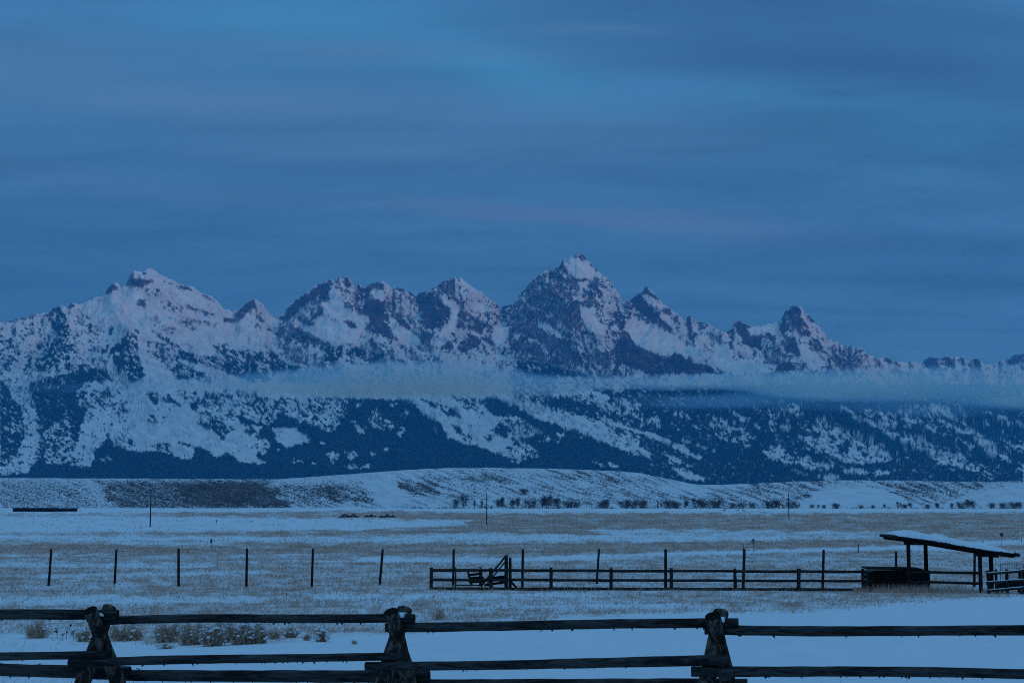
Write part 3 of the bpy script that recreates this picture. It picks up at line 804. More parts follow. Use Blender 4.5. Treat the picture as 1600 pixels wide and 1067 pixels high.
    fd = np.where(fd < .5, fd * (1 - fl * .38 + fl * fd * .76), np.where(fd > .955, 1.06, fd * (.985 - .04 * (1 - fl))))
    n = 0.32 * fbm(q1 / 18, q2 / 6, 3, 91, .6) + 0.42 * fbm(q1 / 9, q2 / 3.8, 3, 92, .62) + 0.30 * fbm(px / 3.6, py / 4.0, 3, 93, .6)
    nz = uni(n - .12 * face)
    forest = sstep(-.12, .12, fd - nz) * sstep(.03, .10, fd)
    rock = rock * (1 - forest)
    verts = np.stack([X, Y, Z], -1).reshape(-1, 3)
    faces = grid_faces(*X.shape)
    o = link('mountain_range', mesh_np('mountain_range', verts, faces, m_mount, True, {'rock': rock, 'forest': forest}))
    tag(o, 'jagged snowy mountain range with dark cliffs behind the low cloud', 'mountains', kind='structure')
    # conifers of the lower slopes
    fr = (T < 0.97) & (py > 520) & (px > -80) & (px < 1680) & (T > 0.06)
    pr = np.where(fr, 0.55 * (forest > .45) + 0.030 * (fd > .03) * np.clip(.4 + 1.6 * fbm(px / 18, py / 12, 3, 97), 0, 2), 0)
    pr = np.where(fd > .97, pr * .62, pr)
    ii = np.nonzero(RNG.random(pr.shape) < pr * 0.40)
    nT = len(ii[0])
    bx = X[ii] + RNG.normal(0, 4, nT); by = Y[ii] + RNG.normal(0, 4, nT); bz = Z[ii] - 3
    h = RNG.uniform(7, 16, nT) * np.where(forest[ii] > .45, 1.0, 1.45) * np.interp(py[ii], [520, 600, 740], [.62, 0.9, 1.05])
    rad = h * RNG.uniform(.17, .26, nT)
    th = RNG.uniform(0, 6.28, nT)
    V = np.zeros((nT, 4, 3), np.float32)
    for k in range(3):
        V[:, k, 0] = bx + rad * np.cos(th + k * 2.0944); V[:, k, 1] = by + rad * np.sin(th + k * 2.0944); V[:, k, 2] = bz
    V[:, 3, 0] = bx; V[:, 3, 1] = by; V[:, 3, 2] = bz + h
    base = np.arange(nT)[:, None] * 4
    Fc = np.concatenate([base + np.array([[0, 1, 3]]), base + np.array([[1, 2, 3]]), base + np.array([[2, 0, 3]])], 0)
    o = link('conifer_forest', mesh_np('conifer_forest', V.reshape(-1, 3), Fc, m_conifer, False))
    tag(o, 'dark conifer forest covering the lower mountain slopes', 'forest', kind='stuff')
    print('mountain verts', len(verts), 'trees', nT)
build_mountains()

# ---------------------------------------------------------------- unseen eastern range, added behind the camera to shade the valley
def build_east_shade_range():
    # added to block the low sun, so only the high peaks opposite are touched
    c, s_n = math.sin(R(SUN_AZ)), math.cos(R(SUN_AZ))          # towards the sun: (+x, -y)
    a = np.linspace(-14000, 14000, 260); b_ = np.concatenate([np.linspace(-3200, 3200, 40)])
    B, A = np.meshgrid(b_, a, indexing='ij')
    crest = 1830 + 260 * fbm(a / 2600, a * 0, 5, 301) + 120 * fbm(a / 500, a * 0, 4, 302)
    H = crest[None, :] * np.clip(1 - np.abs(B) / 3200, 0, 1) ** 1.15 + 130 * (ridged(A / 900, B / 1300, 4, 303) - .4) * (np.abs(B) < 3100) * np.clip(np.abs(B) / 500, 0, 1)
    H = np.where(np.abs(B) >= 3199, -26, np.maximum(H, -26))
    X = c * (9500 + B) - s_n * A; Y = s_n * (9500 + B) + c * A
    z0 = np.zeros(X.size)
    o = link('mountain_range', mesh_np('east_shade_range', np.stack([X, Y, H], -1).reshape(-1, 3), grid_faces(*X.shape), m_mount, True, {'rock': 0.3 * sstep(.4, .6, 0.5 + fbm(A / 200, B / 200, 4, 305)).ravel(), 'forest': (0.9 * sstep(1000, 500, H)).ravel()}))
    tag(o, 'unseen eastern range added behind the camera to shade the valley', 'mountains', kind='structure')
build_east_shade_range()

# ---------------------------------------------------------------- hills before the range
SG = new_map(0.15)
def s_(v, *p): paint(SG, p, v)
s_(.45, (-60,753),(130,753),(160,796),(-60,796)); s_(.18,(-60,740),(470,740),(470,750.5),(-60,750.5))
s_(.22, (128,752),(150,752),(190,796),(150,796))
s_(.78, (150,752),(250,751),(420,751),(458,796),(190,796))
s_(1.0, (272,751),(412,751),(452,788),(300,793))
s_(.40, (417,752),(428,752),(470,790),(462,792))
s_(.55, (432,756),(560,757),(590,786),(475,790)); s_(.8, (500,755),(540,757),(552,786),(505,782))
s_(.10, (560,750),(620,750),(640,790),(590,792)); s_(.8, (622,752),(690,752),(684,769),(640,772)); s_(.5, (700,750),(745,755),(720,766))
s_(.25, (660,734),(1040,738),(1040,775),(700,775)); s_(.5, (745,735),(780,735),(790,752),(750,750)); s_(.5,(880,738),(960,742),(1000,760),(900,752))
s_(.25, (700,775),(1240,765),(1240,795),(700,795)); s_(.15, (1040,750),(1240,756),(1240,775),(1080,772))
s_(.5, (1060,757),(1240,755),(1240,758),(1080,761)); s_(.5,(1100,766),(1230,770),(1225,774),(1090,770)); s_(.45,(1130,778),(1220,781),(1220,785),(1130,783))
s_(.75, (1222,786),(1262,766),(1305,754),(1340,752),(1340,755),(1300,759),(1266,771),(1234,788))  # dark hill outlines: scrub, with fold shading put into the cover tone
s_(.6, (1462,784),(1490,770),(1530,757),(1600,748),(1600,751),(1545,760),(1500,774),(1470,787))
s_(.55, (1180,752),(1290,752),(1290,760),(1180,758))
s_(.42, (1160,748),(1660,746),(1660,770),(1160,772)); s_(.10,(1040,752),(1180,757),(1160,764),(1060,764)); s_(.05, (1225,792),(1262,772),(1300,760),(1340,757.5),(1382,760.5),(1420,772),(1458,788),(1460,792)); s_(.8, (1385,754),(1440,764),(1462,784),(1415,780)); s_(.5, (1480,750),(1570,754),(1500,768),(1455,762)); s_(.10, (1462,792),(1475,782),(1512,768),(1560,757.5),(1600,753.5),(1660,752),(1660,792)); s_(.6,(1395,764),(1440,768),(1466,780),(1440,786))  # ridge darkened and mounds kept white: scrub plus shading put into the cover
SGb = blur(SG, 5)

def hill(name, label, top, D0, D1, yb, nrow, seed, rng, pw=0.8, rough=1.0):
    cpx = np.linspace(rng[0], rng[1], int((rng[1] - rng[0]) / 1.7))
    ty = np.interp(cpx, [p[0] for p in top], [p[1] for p in top])
    ty = ty + fbm(cpx / 30, cpx * 0 + seed, 4, seed) * 1.0 * rough
    u = np.array([ray(x, 770)[0] for x in cpx])
    e1 = np.array([ray(800, y)[1] for y in ty]); e0 = ray(800, yb)[1]
    t = np.concatenate([np.linspace(0, 1, nrow), 1 + np.linspace(.03, .6, 10)])
    T, U = np.meshgrid(t, u, indexing='ij')
    D = D0 + (D1 - D0) * T
    X = U * D; Y = D
    tf = np.clip(T, 0, 1)
    gul = ridged(X / 160, Y / 420, 4, seed + 3) - .35
    Z = (e0 + (e1 - e0) * (1 - (1 - tf) ** (1 / pw))) * D if pw < 1 else (e0 + (e1 - e0) * tf ** pw) * D
    env = np.sin(np.pi * tf) * np.clip((e1 - e0) * 60, 0, 1)
    Z = Z + gul * 7.0 * env * rough - np.where(T > 1, (T - 1) * 40, 0)
    Z = np.where(T <= 1e-6, -25.0, Z)
    px, py = to_px(X, Y, Z)
    d = sample(SGb, px + fbm(px / 26, py / 9, 4, seed + 5) * 32, py + fbm(px / 20, py / 8, 3, seed + 6) * 5)
    q1 = px * .94 + py * .34; q2 = -px * .34 + py * .94
    n = np.interp(px, [0, 450, 640, 1600], [.15, .2, .5, .45]) * fbm(q1 / 42 + .3 * fbm(px / 30, py / 6, 3, seed + 11), q2 / 4.5, 5, seed + 8, .62) + .5 * fbm(px / 2.2, py / 1.5, 3, seed + 9, .8)
    sage = sstep(-.36, .32, d - uni(n)) * sstep(.03, .22, d)
    o = link(name, mesh_np(name, np.stack([X, Y, Z], -1).reshape(-1, 3), grid_faces(*X.shape), m_hill, True, {'sage': sage}))
    tag(o, label, 'hill', kind='structure')

hill('bluff', 'long snowy bluff and rounded hill dotted with sagebrush', [(-400,746),(0,746.5),(430,748.5),(470,746),(560,739.5),(640,733.5),(700,731),(760,730.5),(880,732.5),(960,735.5),(1000,739),(1040,747),(1080,755.5),(1110,759),(1200,762),(1300,770),(1500,780),(2000,785)], 2050, 2600, 794.5, 70, 100, (-300, 1900), 0.62)
hill('back_hill', 'low snowy ridge at the foot of the range', [(800,775),(1000,766),(1060,759),(1100,757.5),(1160,756),(1200,754),(1250,752),(1330,750),(1420,750.5),(1480,752),(1540,752.5),(1600,751),(1700,749),(2000,752)], 2700, 3300, 793, 40, 200, (850, 1950), 0.8)
hill('round_hill', 'smooth round snowy hill on the right', [(1180,795),(1225,785),(1260,770),(1300,760),(1340,757),(1380,760),(1420,771),(1460,786),(1500,795)], 2030, 2250, 795, 30, 300, (1190, 1490), 0.6, 0.5)
hill('snowy_knoll', 'broad snowy knoll at the right edge', [(1430,795),(1470,783),(1510,768),(1560,757),(1600,753),(1660,751),(1760,760),(1900,790)], 2040, 2350, 795, 30, 400, (1440, 1880), 0.62, 0.5)

# ---------------------------------------------------------------- haze and low cloud
def box_mesh(name, a, b):
    v = [(x, y, z) for x in (a[0], b[0]) for y in (a[1], b[1]) for z in (a[2], b[2])]
    f_ = [(0, 1, 3, 2), (4, 6, 7, 5), (0, 4, 5, 1), (2, 3, 7, 6), (0, 2, 6, 4), (1, 5, 7, 3)]
    return mesh_np(name, np.array(v), np.array(f_), None, False)

m_haze = bpy.data.materials.new('haze_air')
m_haze.use_nodes = True
nt = m_haze.node_tree
nt.nodes.clear()
o_ = nd(nt, 'ShaderNodeOutputMaterial')
pv = nd(nt, 'ShaderNodeVolumePrincipled')
pv.inputs['Color'].default_value = (0.05, 0.48, 1.0, 1)
pv.inputs['Absorption Color'].default_value = (1, 1, 1, 1)   # nothing swallowed, only scattered
pv.inputs['Density'].default_value = 3.5e-5
pv.inputs['Anisotropy'].default_value = 0.0
lk(nt, pv.outputs[0], o_.inputs['Volume'])
me = box_mesh('haze', (-21500, -21500, -32.0), (21500, 21500, 2400.0))
me.materials.append(m_haze)
tag(link('haze', me), 'thin blue haze filling the valley air', 'haze', kind='stuff')

def low_cloud(name, label, prof, Yc, hy, dens, seed):
    """a bank of stratus: prof rows are (px, top row, bottom row, strength)"""
    xs = [(p[0] - 800) / F * Yc for p in prof]
    zt = [ray(800, p[1])[1] * Yc for p in prof]
    zb = [ray(800, p[2])[1] * Yc for p in prof]
    x0, x1 = min(xs), max(xs)
    z0, z1 = min(zb) - 60, max(zt) + 60
    m = bpy.data.materials.new(name + '_vapour')
    m.use_nodes = True
    nt = m.node_tree
    nt.nodes.clear()
    o_ = nd(nt, 'ShaderNodeOutputMaterial')
    pv = nd(nt, 'ShaderNodeVolumePrincipled')
    pv.inputs['Color'].default_value = (0.36, 0.66, 1.0, 1)
    pv.inputs['Absorption Color'].default_value = (1, 1, 1, 1)
    tc = nd(nt, 'ShaderNodeTexCoord')
    sp = nd(nt, 'ShaderNodeSeparateXYZ')
    lk(nt, tc.outputs['Object'], sp.inputs[0])
    xn = mth(nt, 'DIVIDE', mth(nt, 'SUBTRACT', sp.outputs[0], x0), x1 - x0)
    rp = nd(nt, 'ShaderNodeValToRGB')
    lk(nt, xn, rp.inputs[0])
    rp.color_ramp.interpolation = 'CARDINAL'
    el = rp.color_ramp.elements
    st_ = [((x - x0) / (x1 - x0), ((t_ - z0) / (z1 - z0), (b_ - z0) / (z1 - z0), p[3], 1)) for x, t_, b_, p in zip(xs, zt, zb, prof)]
    el[0].position, el[0].color = st_[0]
    el[1].position, el[1].color = st_[-1]
    for p_, c_ in st_[1:-1]:
        el.new(p_).color = c_
    ch = nd(nt, 'ShaderNodeSeparateColor')
    lk(nt, rp.outputs[0], ch.inputs[0])
    top = mth(nt, 'MULTIPLY_ADD', ch.outputs[0], z1 - z0, z0)
    bot = mth(nt, 'MULTIPLY_ADD', ch.outputs[1], z1 - z0, z0)
    stg = ch.outputs[2]
    nz = noise(nt, mapping(nt, tc.outputs['Object'], (1 / 1300, 1 / 1300, 1 / 260), (0, R(4), 0), (seed, 0, 0)), 1.0, 3, 0.5, 0.4)
    zz = mth(nt, 'ADD', sp.outputs[2], mth(nt, 'MULTIPLY_ADD', nz, 80.0, -40.0))
    mid = mth(nt, 'MULTIPLY', mth(nt, 'ADD', top, bot), 0.5)
    hw = mth(nt, 'MAXIMUM', mth(nt, 'MULTIPLY', mth(nt, 'SUBTRACT', top, bot), 0.5), 5.0)
    v = mth(nt, 'DIVIDE', mth(nt, 'SUBTRACT', zz, mid), hw)
    w = mth(nt, 'DIVIDE', mth(nt, 'SUBTRACT', sp.outputs[1], Yc), hy)
    rr = mth(nt, 'ADD', mth(nt, 'POWER', mth(nt, 'ABSOLUTE', v), 2.0), mth(nt, 'POWER', mth(nt, 'ABSOLUTE', w), 2.0))
    d = remap(nt, mth(nt, 'SUBTRACT', 1.0, rr), 0.0, 0.75)
    d = mth(nt, 'MULTIPLY', mth(nt, 'MULTIPLY', d, stg), mth(nt, 'MULTIPLY', remap(nt, nz, 0.2, 0.75, 0.35, 1.2), dens))
    lk(nt, d, pv.inputs['Density'])
    lk(nt, pv.outputs[0], o_.inputs['Volume'])
    m.cycles.volume_step_rate = 0.25
    me = box_mesh(name, (x0, Yc - hy, z0), (x1, Yc + hy, z1))
    me.materials.append(m)
    tag(link(name, me), label, 'cloud', kind='stuff')

low_cloud('low_cloud', 'long band of low cloud lying across the range', [(-150,606,608,0),(60,604,610,.10),(200,597,612,.22),(300,592,615,.38),(400,581,620,.75),(480,573,622,.95),(560,562,624,1),(650,558,624,1),(740,562,624,1),(800,576,622,.9),(860,586,620,.75),(950,587,610,.6),(1050,583,608,.8),(1150,579,613,.95),(1250,576,628,1),(1350,572,632,1),(1450,569,636,1),(1550,570,642,1),(1750,566,644,1)], 8750, 420, 0.0050, 2.0)
low_cloud('low_cloud', 'thin lower wisp of cloud under the right end of the band', [(960,622,626,0),(1040,616,640,.45),(1120,612,642,.6),(1200,606,642,.5),(1300,612,646,.3),(1400,616,652,.45),(1480,618,654,.4),(1560,622,652,.2),(1660,626,648,0)], 8150, 230, 0.0032, 8.0)

# ---------------------------------------------------------------- builders for logs and boards
class MB:
    """collects vertices and faces for one mesh"""
    def __init__(self):
        self.v = []; self.f = []; self.mi = []
    def add(self, vs, fs, mi=0):
        b = len(self.v)
        self.v += [tuple(p) for p in vs]
        for f_ in fs:
            self.f.append(tuple(i + b for i in f_)); self.mi.append(mi)
    def tube(self, pts, rad, sides=8, wob=0.0, mi=0, cap=0, seed=0):
        rr = random.Random(seed)
        pts = [Vector(p) for p in pts]
        n = len(pts)
        rings = []
        ref = Vector((0, 0, 1))
        if abs((pts[-1] - pts[0]).normalized().z) > .9:
            ref = Vector((1, 0, 0))
        ph = [rr.uniform(-1, 1) for _ in range(sides)]
        vs = []
        for i, p in enumerate(pts):
            d = (pts[min(i + 1, n - 1)] - pts[max(i - 1, 0)]).normalized()
            a = d.cross(ref).normalized(); b = d.cross(a)
            r_ = rad[i] if isinstance(rad, (list, tuple)) else rad
            for k in range(sides):
                t = 2 * math.pi * k / sides
                q = r_ * (1 + wob * (0.5 * ph[k] + 0.5 * rr.uniform(-1, 1)))
                vs.append(p + a * math.cos(t) * q + b * math.sin(t) * q)
        fs = []
        for i in range(n - 1):
            for k in range(sides):
                k2 = (k + 1) % sides
                fs.append((i * sides + k, i * sides + k2, (i + 1) * sides + k2, (i + 1) * sides + k))
        self.add(vs, fs, mi)
        b = len(self.v) - len(vs)
        self.f.append(tuple(b + k for k in range(sides))[::-1]); self.mi.append(cap)
        self.f.append(tuple(b + (n - 1) * sides + k for k in range(sides))); self.mi.append(cap)
    def beam(self, p0, p1, w, h, up=(0, 0, 1), mi=0):
        """squared timber from p0 to p1"""
        p0 = Vector(p0); p1 = Vector(p1)
        d = (p1 - p0).normalized(); up = Vector(up)
        if abs(d.dot(up)) > .95:
            up = Vector((0, 1, 0))
        s = d.cross(up).normalized(); u = s.cross(d)
        vs = []
        c = 0.12 * min(w, h)
        for p in (p0, p1):
            for a, b in ((-w/2 + c, -h/2), (w/2 - c, -h/2), (w/2, -h/2 + c), (w/2, h/2 - c), (w/2 - c, h/2), (-w/2 + c, h/2), (-w/2, h/2 - c), (-w/2, -h/2 + c)):
                vs.append(p + s * a + u * b)
        fs = [(i, (i + 1) % 8, 8 + (i + 1) % 8, 8 + i) for i in range(8)]
        fs += [tuple(range(8))[::-1], tuple(range(8, 16))]
        self.add(vs, fs, mi)
    def build(self, name, mats, parent=None, smooth=False, loc=None):
        me = bpy.data.meshes.new(name)
        o0 = Vector(loc) if loc is not None else Vector((0, 0, 0))
        me.from_pydata([(x - o0.x, y - o0.y, z - o0.z) for x, y, z in self.v], [], self.f)
        for m in (mats if isinstance(mats, (list, tuple)) else [mats]):
            me.materials.append(m)
        me.polygons.foreach_set('material_index', self.mi)
        if smooth:
            me.polygons.foreach_set('use_smooth', [len(f_) == 4 for f_ in self.f])
        me.validate(); me.update()
        bm = bmesh.new(); bm.from_mesh(me); bmesh.ops.recalc_face_normals(bm, faces=bm.faces); bm.to_mesh(me); bm.free()
        o = bpy.data.objects.new(name, me)
        C.objects.link(o)
        if loc is not None:
            o.location = o0
        if parent is not None:
            o.parent = parent
            o.matrix_parent_inverse = Matrix.Translation(parent.location).inverted()
        return o

def log_pts(p0, p1, n, bend=0.02, seed=0):
    rr = random.Random(seed)
    p0 = Vector(p0); p1 = Vector(p1)
    a, b = rr.uniform(-bend, bend), rr.uniform(-bend, bend)
    out = []
    for i in range(n):
        t = i / (n - 1)
        s = math.sin(math.pi * t)
        s2 = math.sin(2.3 * math.pi * t)
        out.append(p0.lerp(p1, t) + Vector((0, a * s + b * .3 * s2, b * s + a * .35 * s2)))
    return out

# ---------------------------------------------------------------- the log fence in front
def build_log_fence():
    root = empty('log_fence', P(612, 1000, 18.2))
    root.location.z = float(ground_z(root.location.x, root.location.y))
    tag(root, 'rustic log fence of crossed posts and round rails in the foreground snow', 'fence')
    def Dx(px):
        return float(np.interp(px, [-800, -330, 155, 612, 1112, 1650, 2200], [19.2, 18.9, 18.6, 18.2, 17.6, 17.0, 16.4]))
    bucks = [
        (155, (141, 953), (171, 949), (186, 1072), (128, 1072)),
        (612, (611, 955), (632, 952), (641, 1072), (597, 1072)),
        (1112, (1114, 962), (1127, 956), (1138, 1072), (1104, 1072)),
        (-310, (-324, 953), (-296, 948), (-282, 1072), (-340, 1072)),
        (1655, (1657, 968), (1672, 962), (1684, 1072), (1646, 1072)),
        (2200, (2202, 974), (2217, 968), (2230, 1080), (2190, 1080)),
        (-775, (-789, 951), (-761, 946), (-747, 1070), (-805, 1070)),
    ]
    for k, (x, A, B, A2, B2) in enumerate(bucks):
        D = Dx(x)
        for top, bot, dt, db in ((A, A2, -0.17, .30), (B, B2, .24, -.34)):
            a = P(top[0], top[1], D + dt); b_ = P(bot[0], bot[1], D + db)
            d = (b_ - a).normalized()
            zt = float(ground_z(b_.x, b_.y)) - .12
            b2 = a + d * ((zt - a.z) / d.z)
            pts = log_pts(a, b2, 9, .018, k * 7 + int(dt > 0))
            rad = [(.083 + .018 * i / 8) * random.uniform(.94, 1.06) for i in range(9)]
            rad[0] *= 1.04
            m = MB(); m.tube(pts, rad, 14, .10, 0, 1, k * 3 + int(dt > 0))
            m.build('leg', [m_leg, m_end], root, True, a)
        # snow caught in the crotch
        xx, yy = (A[0] + B[0]) / 2 + 4, max(A[1], B[1]) + 7
        c = P(xx, yy, D + .06)
        bm = bmesh.new(); bmesh.ops.create_icosphere(bm, subdivisions=3, radius=1)
        for v in bm.verts:
            q = v.co.copy(); nz_ = 0.14 * math.sin(q.x * 5 + k) * math.cos(q.y * 4 + 2 * k)
            v.co = Vector((q.x * .085, q.y * .12, max(q.z, -.3) * .045 * (1 + nz_)))
        me = bpy.data.meshes.new('snow_cap'); bm.to_mesh(me); bm.free()
        me.materials.append(m_snow); me.polygons.foreach_set('use_smooth', [True] * len(me.polygons))
        o = link('snow_cap', me); o.location = c; o.parent = root; o.matrix_parent_inverse = Matrix.Translation(root.location).inverted()
    def rail(p0, p1, d0, d1, r0, r1, seed, twigs=10):
        a = P(p0[0], p0[1], Dx(p0[0]) + d0); b_ = P(p1[0], p1[1], Dx(p1[0]) + d1)
        n = 22
        pts = log_pts(a, b_, n, .022, seed)
        rr = random.Random(seed)
        rad = [(r0 + (r1 - r0) * i / (n - 1)) * rr.uniform(.965, 1.035) for i in range(n)]
        m = MB(); m.tube(pts, rad, 12, .06, 0, 1, seed)
        for _ in range(twigs):   # bark shreds and twig stubs hanging from the underside
            i = rr.randrange(1, n - 2); t = rr.random()
            p = pts[i].lerp(pts[i + 1], t)
            L = rr.uniform(.008, .035); w = rr.uniform(.006, .025); dx = rr.uniform(-.03, .03)
            q = p + Vector((0, rr.uniform(-.02, .02), -rad[i] * .95))
            m.add([q + Vector((-w, 0, .008)), q + Vector((w, 0, .008)), q + Vector((dx, .004, -L)), q + Vector((0, .012, .008))], [(0, 1, 2), (1, 3, 2), (3, 0, 2), (0, 3, 1)])
        m.build('rail', [m_rail, m_end], root, True, pts[n // 2])
    # top rails, each lying in the crotch of the crossed posts
    rail((-330, 966), (184, 959.5), .03, .03, .062, .062, 1)
    rail((150, 970), (648, 966.5), .07, .03, .050, .052, 2, 14)
    rail((603, 980), (1154, 972), .07, .03, .055, .054, 3, 14)
    rail((1101, 983), (1690, 983), .07, .03, .058, .056, 4, 10)
    rail((1648, 986), (2250, 981), .07, .03, .058, .056, 21, 10)
    rail((-800, 965), (-275, 959), .06, .03, .056, .054, 22, 6)
    # middle rails nailed to the near side
    rail((-330, 1033), (171, 1022.5), -.30, -.30, .050, .046, 5)
    rail((108, 1036), (632, 1025.5), -.30, -.30, .054, .044, 6, 22)
    rail((571, 1040), (1139, 1030), -.30, -.30, .050, .060, 7, 14)
    rail((1080, 1048.5), (1700, 1055), -.30, -.30, .058, .052, 8, 30)
    rail((1630, 1066), (2240, 1062), -.30, -.30, .056, .052, 23, 12)
    rail((-800, 1036), (-290, 1024), -.30, -.30, .052, .050, 24, 8)
    # lower rails on the far side
    rail((-330, 1036), (203, 1051), .40, .44, .058, .082, 9)
    rail((172, 1054.5), (671, 1056.5), .50, .44, .066, .078, 10, 16)
    rail((625, 1069), (1168, 1069), .50, .44, .060, .070, 11)
    rail((1125, 1086), (1700, 1092), .50, .44, .060, .060, 12)
build_log_fence()

# ---------------------------------------------------------------- row of tall posts in the field
WP = [((80,858),(76,913),'leftmost tall post of the row in the field, leaning to the right'),
      ((182,858),(179,910),'second tall post from the left edge, with a thin stem at its foot'),
      ((279,857),(279,914),'plumb tall post, third from the left edge of the field'),
      ((386,857),(385,915),'tall post left of the middle of the open row, fourth from the left edge'),
      ((489,857),(487,915),'tall post second to the left of the corral fence'),
      ((598,858),(593,912),'tall leaning post standing alone just left of the corral fence'),
      ((709,858),(708,914),'tall post behind the green gate at the left end of the corral'),
      ((817,858),(816,918),'tall post just right of the braced gate posts'),
      ((936,858),(932,910),'tall leaning post behind the corral between the braced posts and the middle'),
      ((1040,858),(1040,918),'tall post right beside a short corral post in the middle of the rails'),
      ((1163,858),(1161,918),'tall post below the small grey sign, behind the corral'),
      ((1287,859),(1285,919),'tall post between the grey sign and the wooden bin'),
      ((1400,862),(1400,912),'tall post behind the dark wooden bin'),
      ((1523,863),(1522,915),'tall post under the right side of the shelter roof')]
for k, (tp, bt, lab) in enumerate(WP):
    g = on_ground(bt[0], bt[1] + 2)
    D = g.y
    a = P(tp[0], tp[1], D); b_ = P(bt[0], bt[1], D); b_.z = g.z - .15
    m = MB()
    r_ = random.uniform(.066, .082)
    m.tube(log_pts(b_, a, 6, .012, k), [r_ * x for x in (1.08, 1.04, 1.02, 1, .99, .96)], 10, .06, 0, 0, k)
    m.tube([a + Vector((0, 0, -.004)), a + Vector((0, 0, .012)), a + Vector((0, 0, .02))], [r_ * .93, r_ * .85, r_ * .4], 10, 0, 0, 0, k)
    o = m.build('fence_post', m_post, None, True, g)
    tag(o, lab, 'post', 'tall dark posts in a row across the field')
    
# ---------------------------------------------------------------- corral
def z_at(px, py, D):
    return P(px, py, D).z

def build_corral():
    D = on_ground(900, 922.5).y
    root = empty('corral_fence', on_ground(1010, 922.5))
    tag(root, 'low three rail wooden corral fence running across the field to the bin', 'fence')
    def yrail(px, k):
        return float(np.interp(px, [672, 1360, 1530], ([890.5, 892.8, 895.3], [905.5, 907.3, 911.3], [919.2, 921, 922])[k]))
    posts = [(674, 886), (767, 887), (861, 886), (955, 887), (1049, 887), (1148, 888), (1248, 888), (1348, 888)]
    for i, (px, ty) in enumerate(posts):
        g = Vector((P(px, 900, D).x, D, 0)); g.z = float(ground_z(g.x, D))
        a = P(px, ty, D); b_ = Vector((a.x + random.uniform(-.03, .03), D, g.z - .2))
        m = MB()
        r_ = random.uniform(.088, .10)
        m.tube(log_pts(b_, a, 5, .01, 40 + i), [r_, r_, r_ * .97, r_, r_ * .9], 10, .06, 0, 0, 40 + i)
        m.build('post', m_corral, root, True, g)
    xs = [p[0] for p in posts] + [1362]
    for i in range(len(xs) - 1):
        for k in range(3):
            a = P(xs[i] - 1, yrail(xs[i], k) + random.uniform(-.3, .3), D - .10)
            b_ = P(xs[i + 1] + 1, yrail(xs[i + 1], k) + random.uniform(-.3, .3), D - .10 + (.05 if i % 2 else -.02))
            m = MB()
            m.tube(log_pts(a, b_, 6, .012, 100 + i * 3 + k), [(.072, .070, .082)[k] * random.uniform(.9, 1.06) for _ in range(6)], 8, .06, 0, 0, i * 3 + k)
            m.build('rail', m_corral, root, True, (a + b_) / 2)
    for k in range(2):
        a = P(1416, yrail(1416, k), D - .28); b_ = P(1532, yrail(1532, k), D - .28)
        m = MB(); m.tube(log_pts(a, b_, 8, .02, 150 + k), [.066] * 8, 8, .06, 0, 0, k)
        m.build('rail', m_corral, root, True, (a + b_) / 2)
    return D
DC = build_corral()

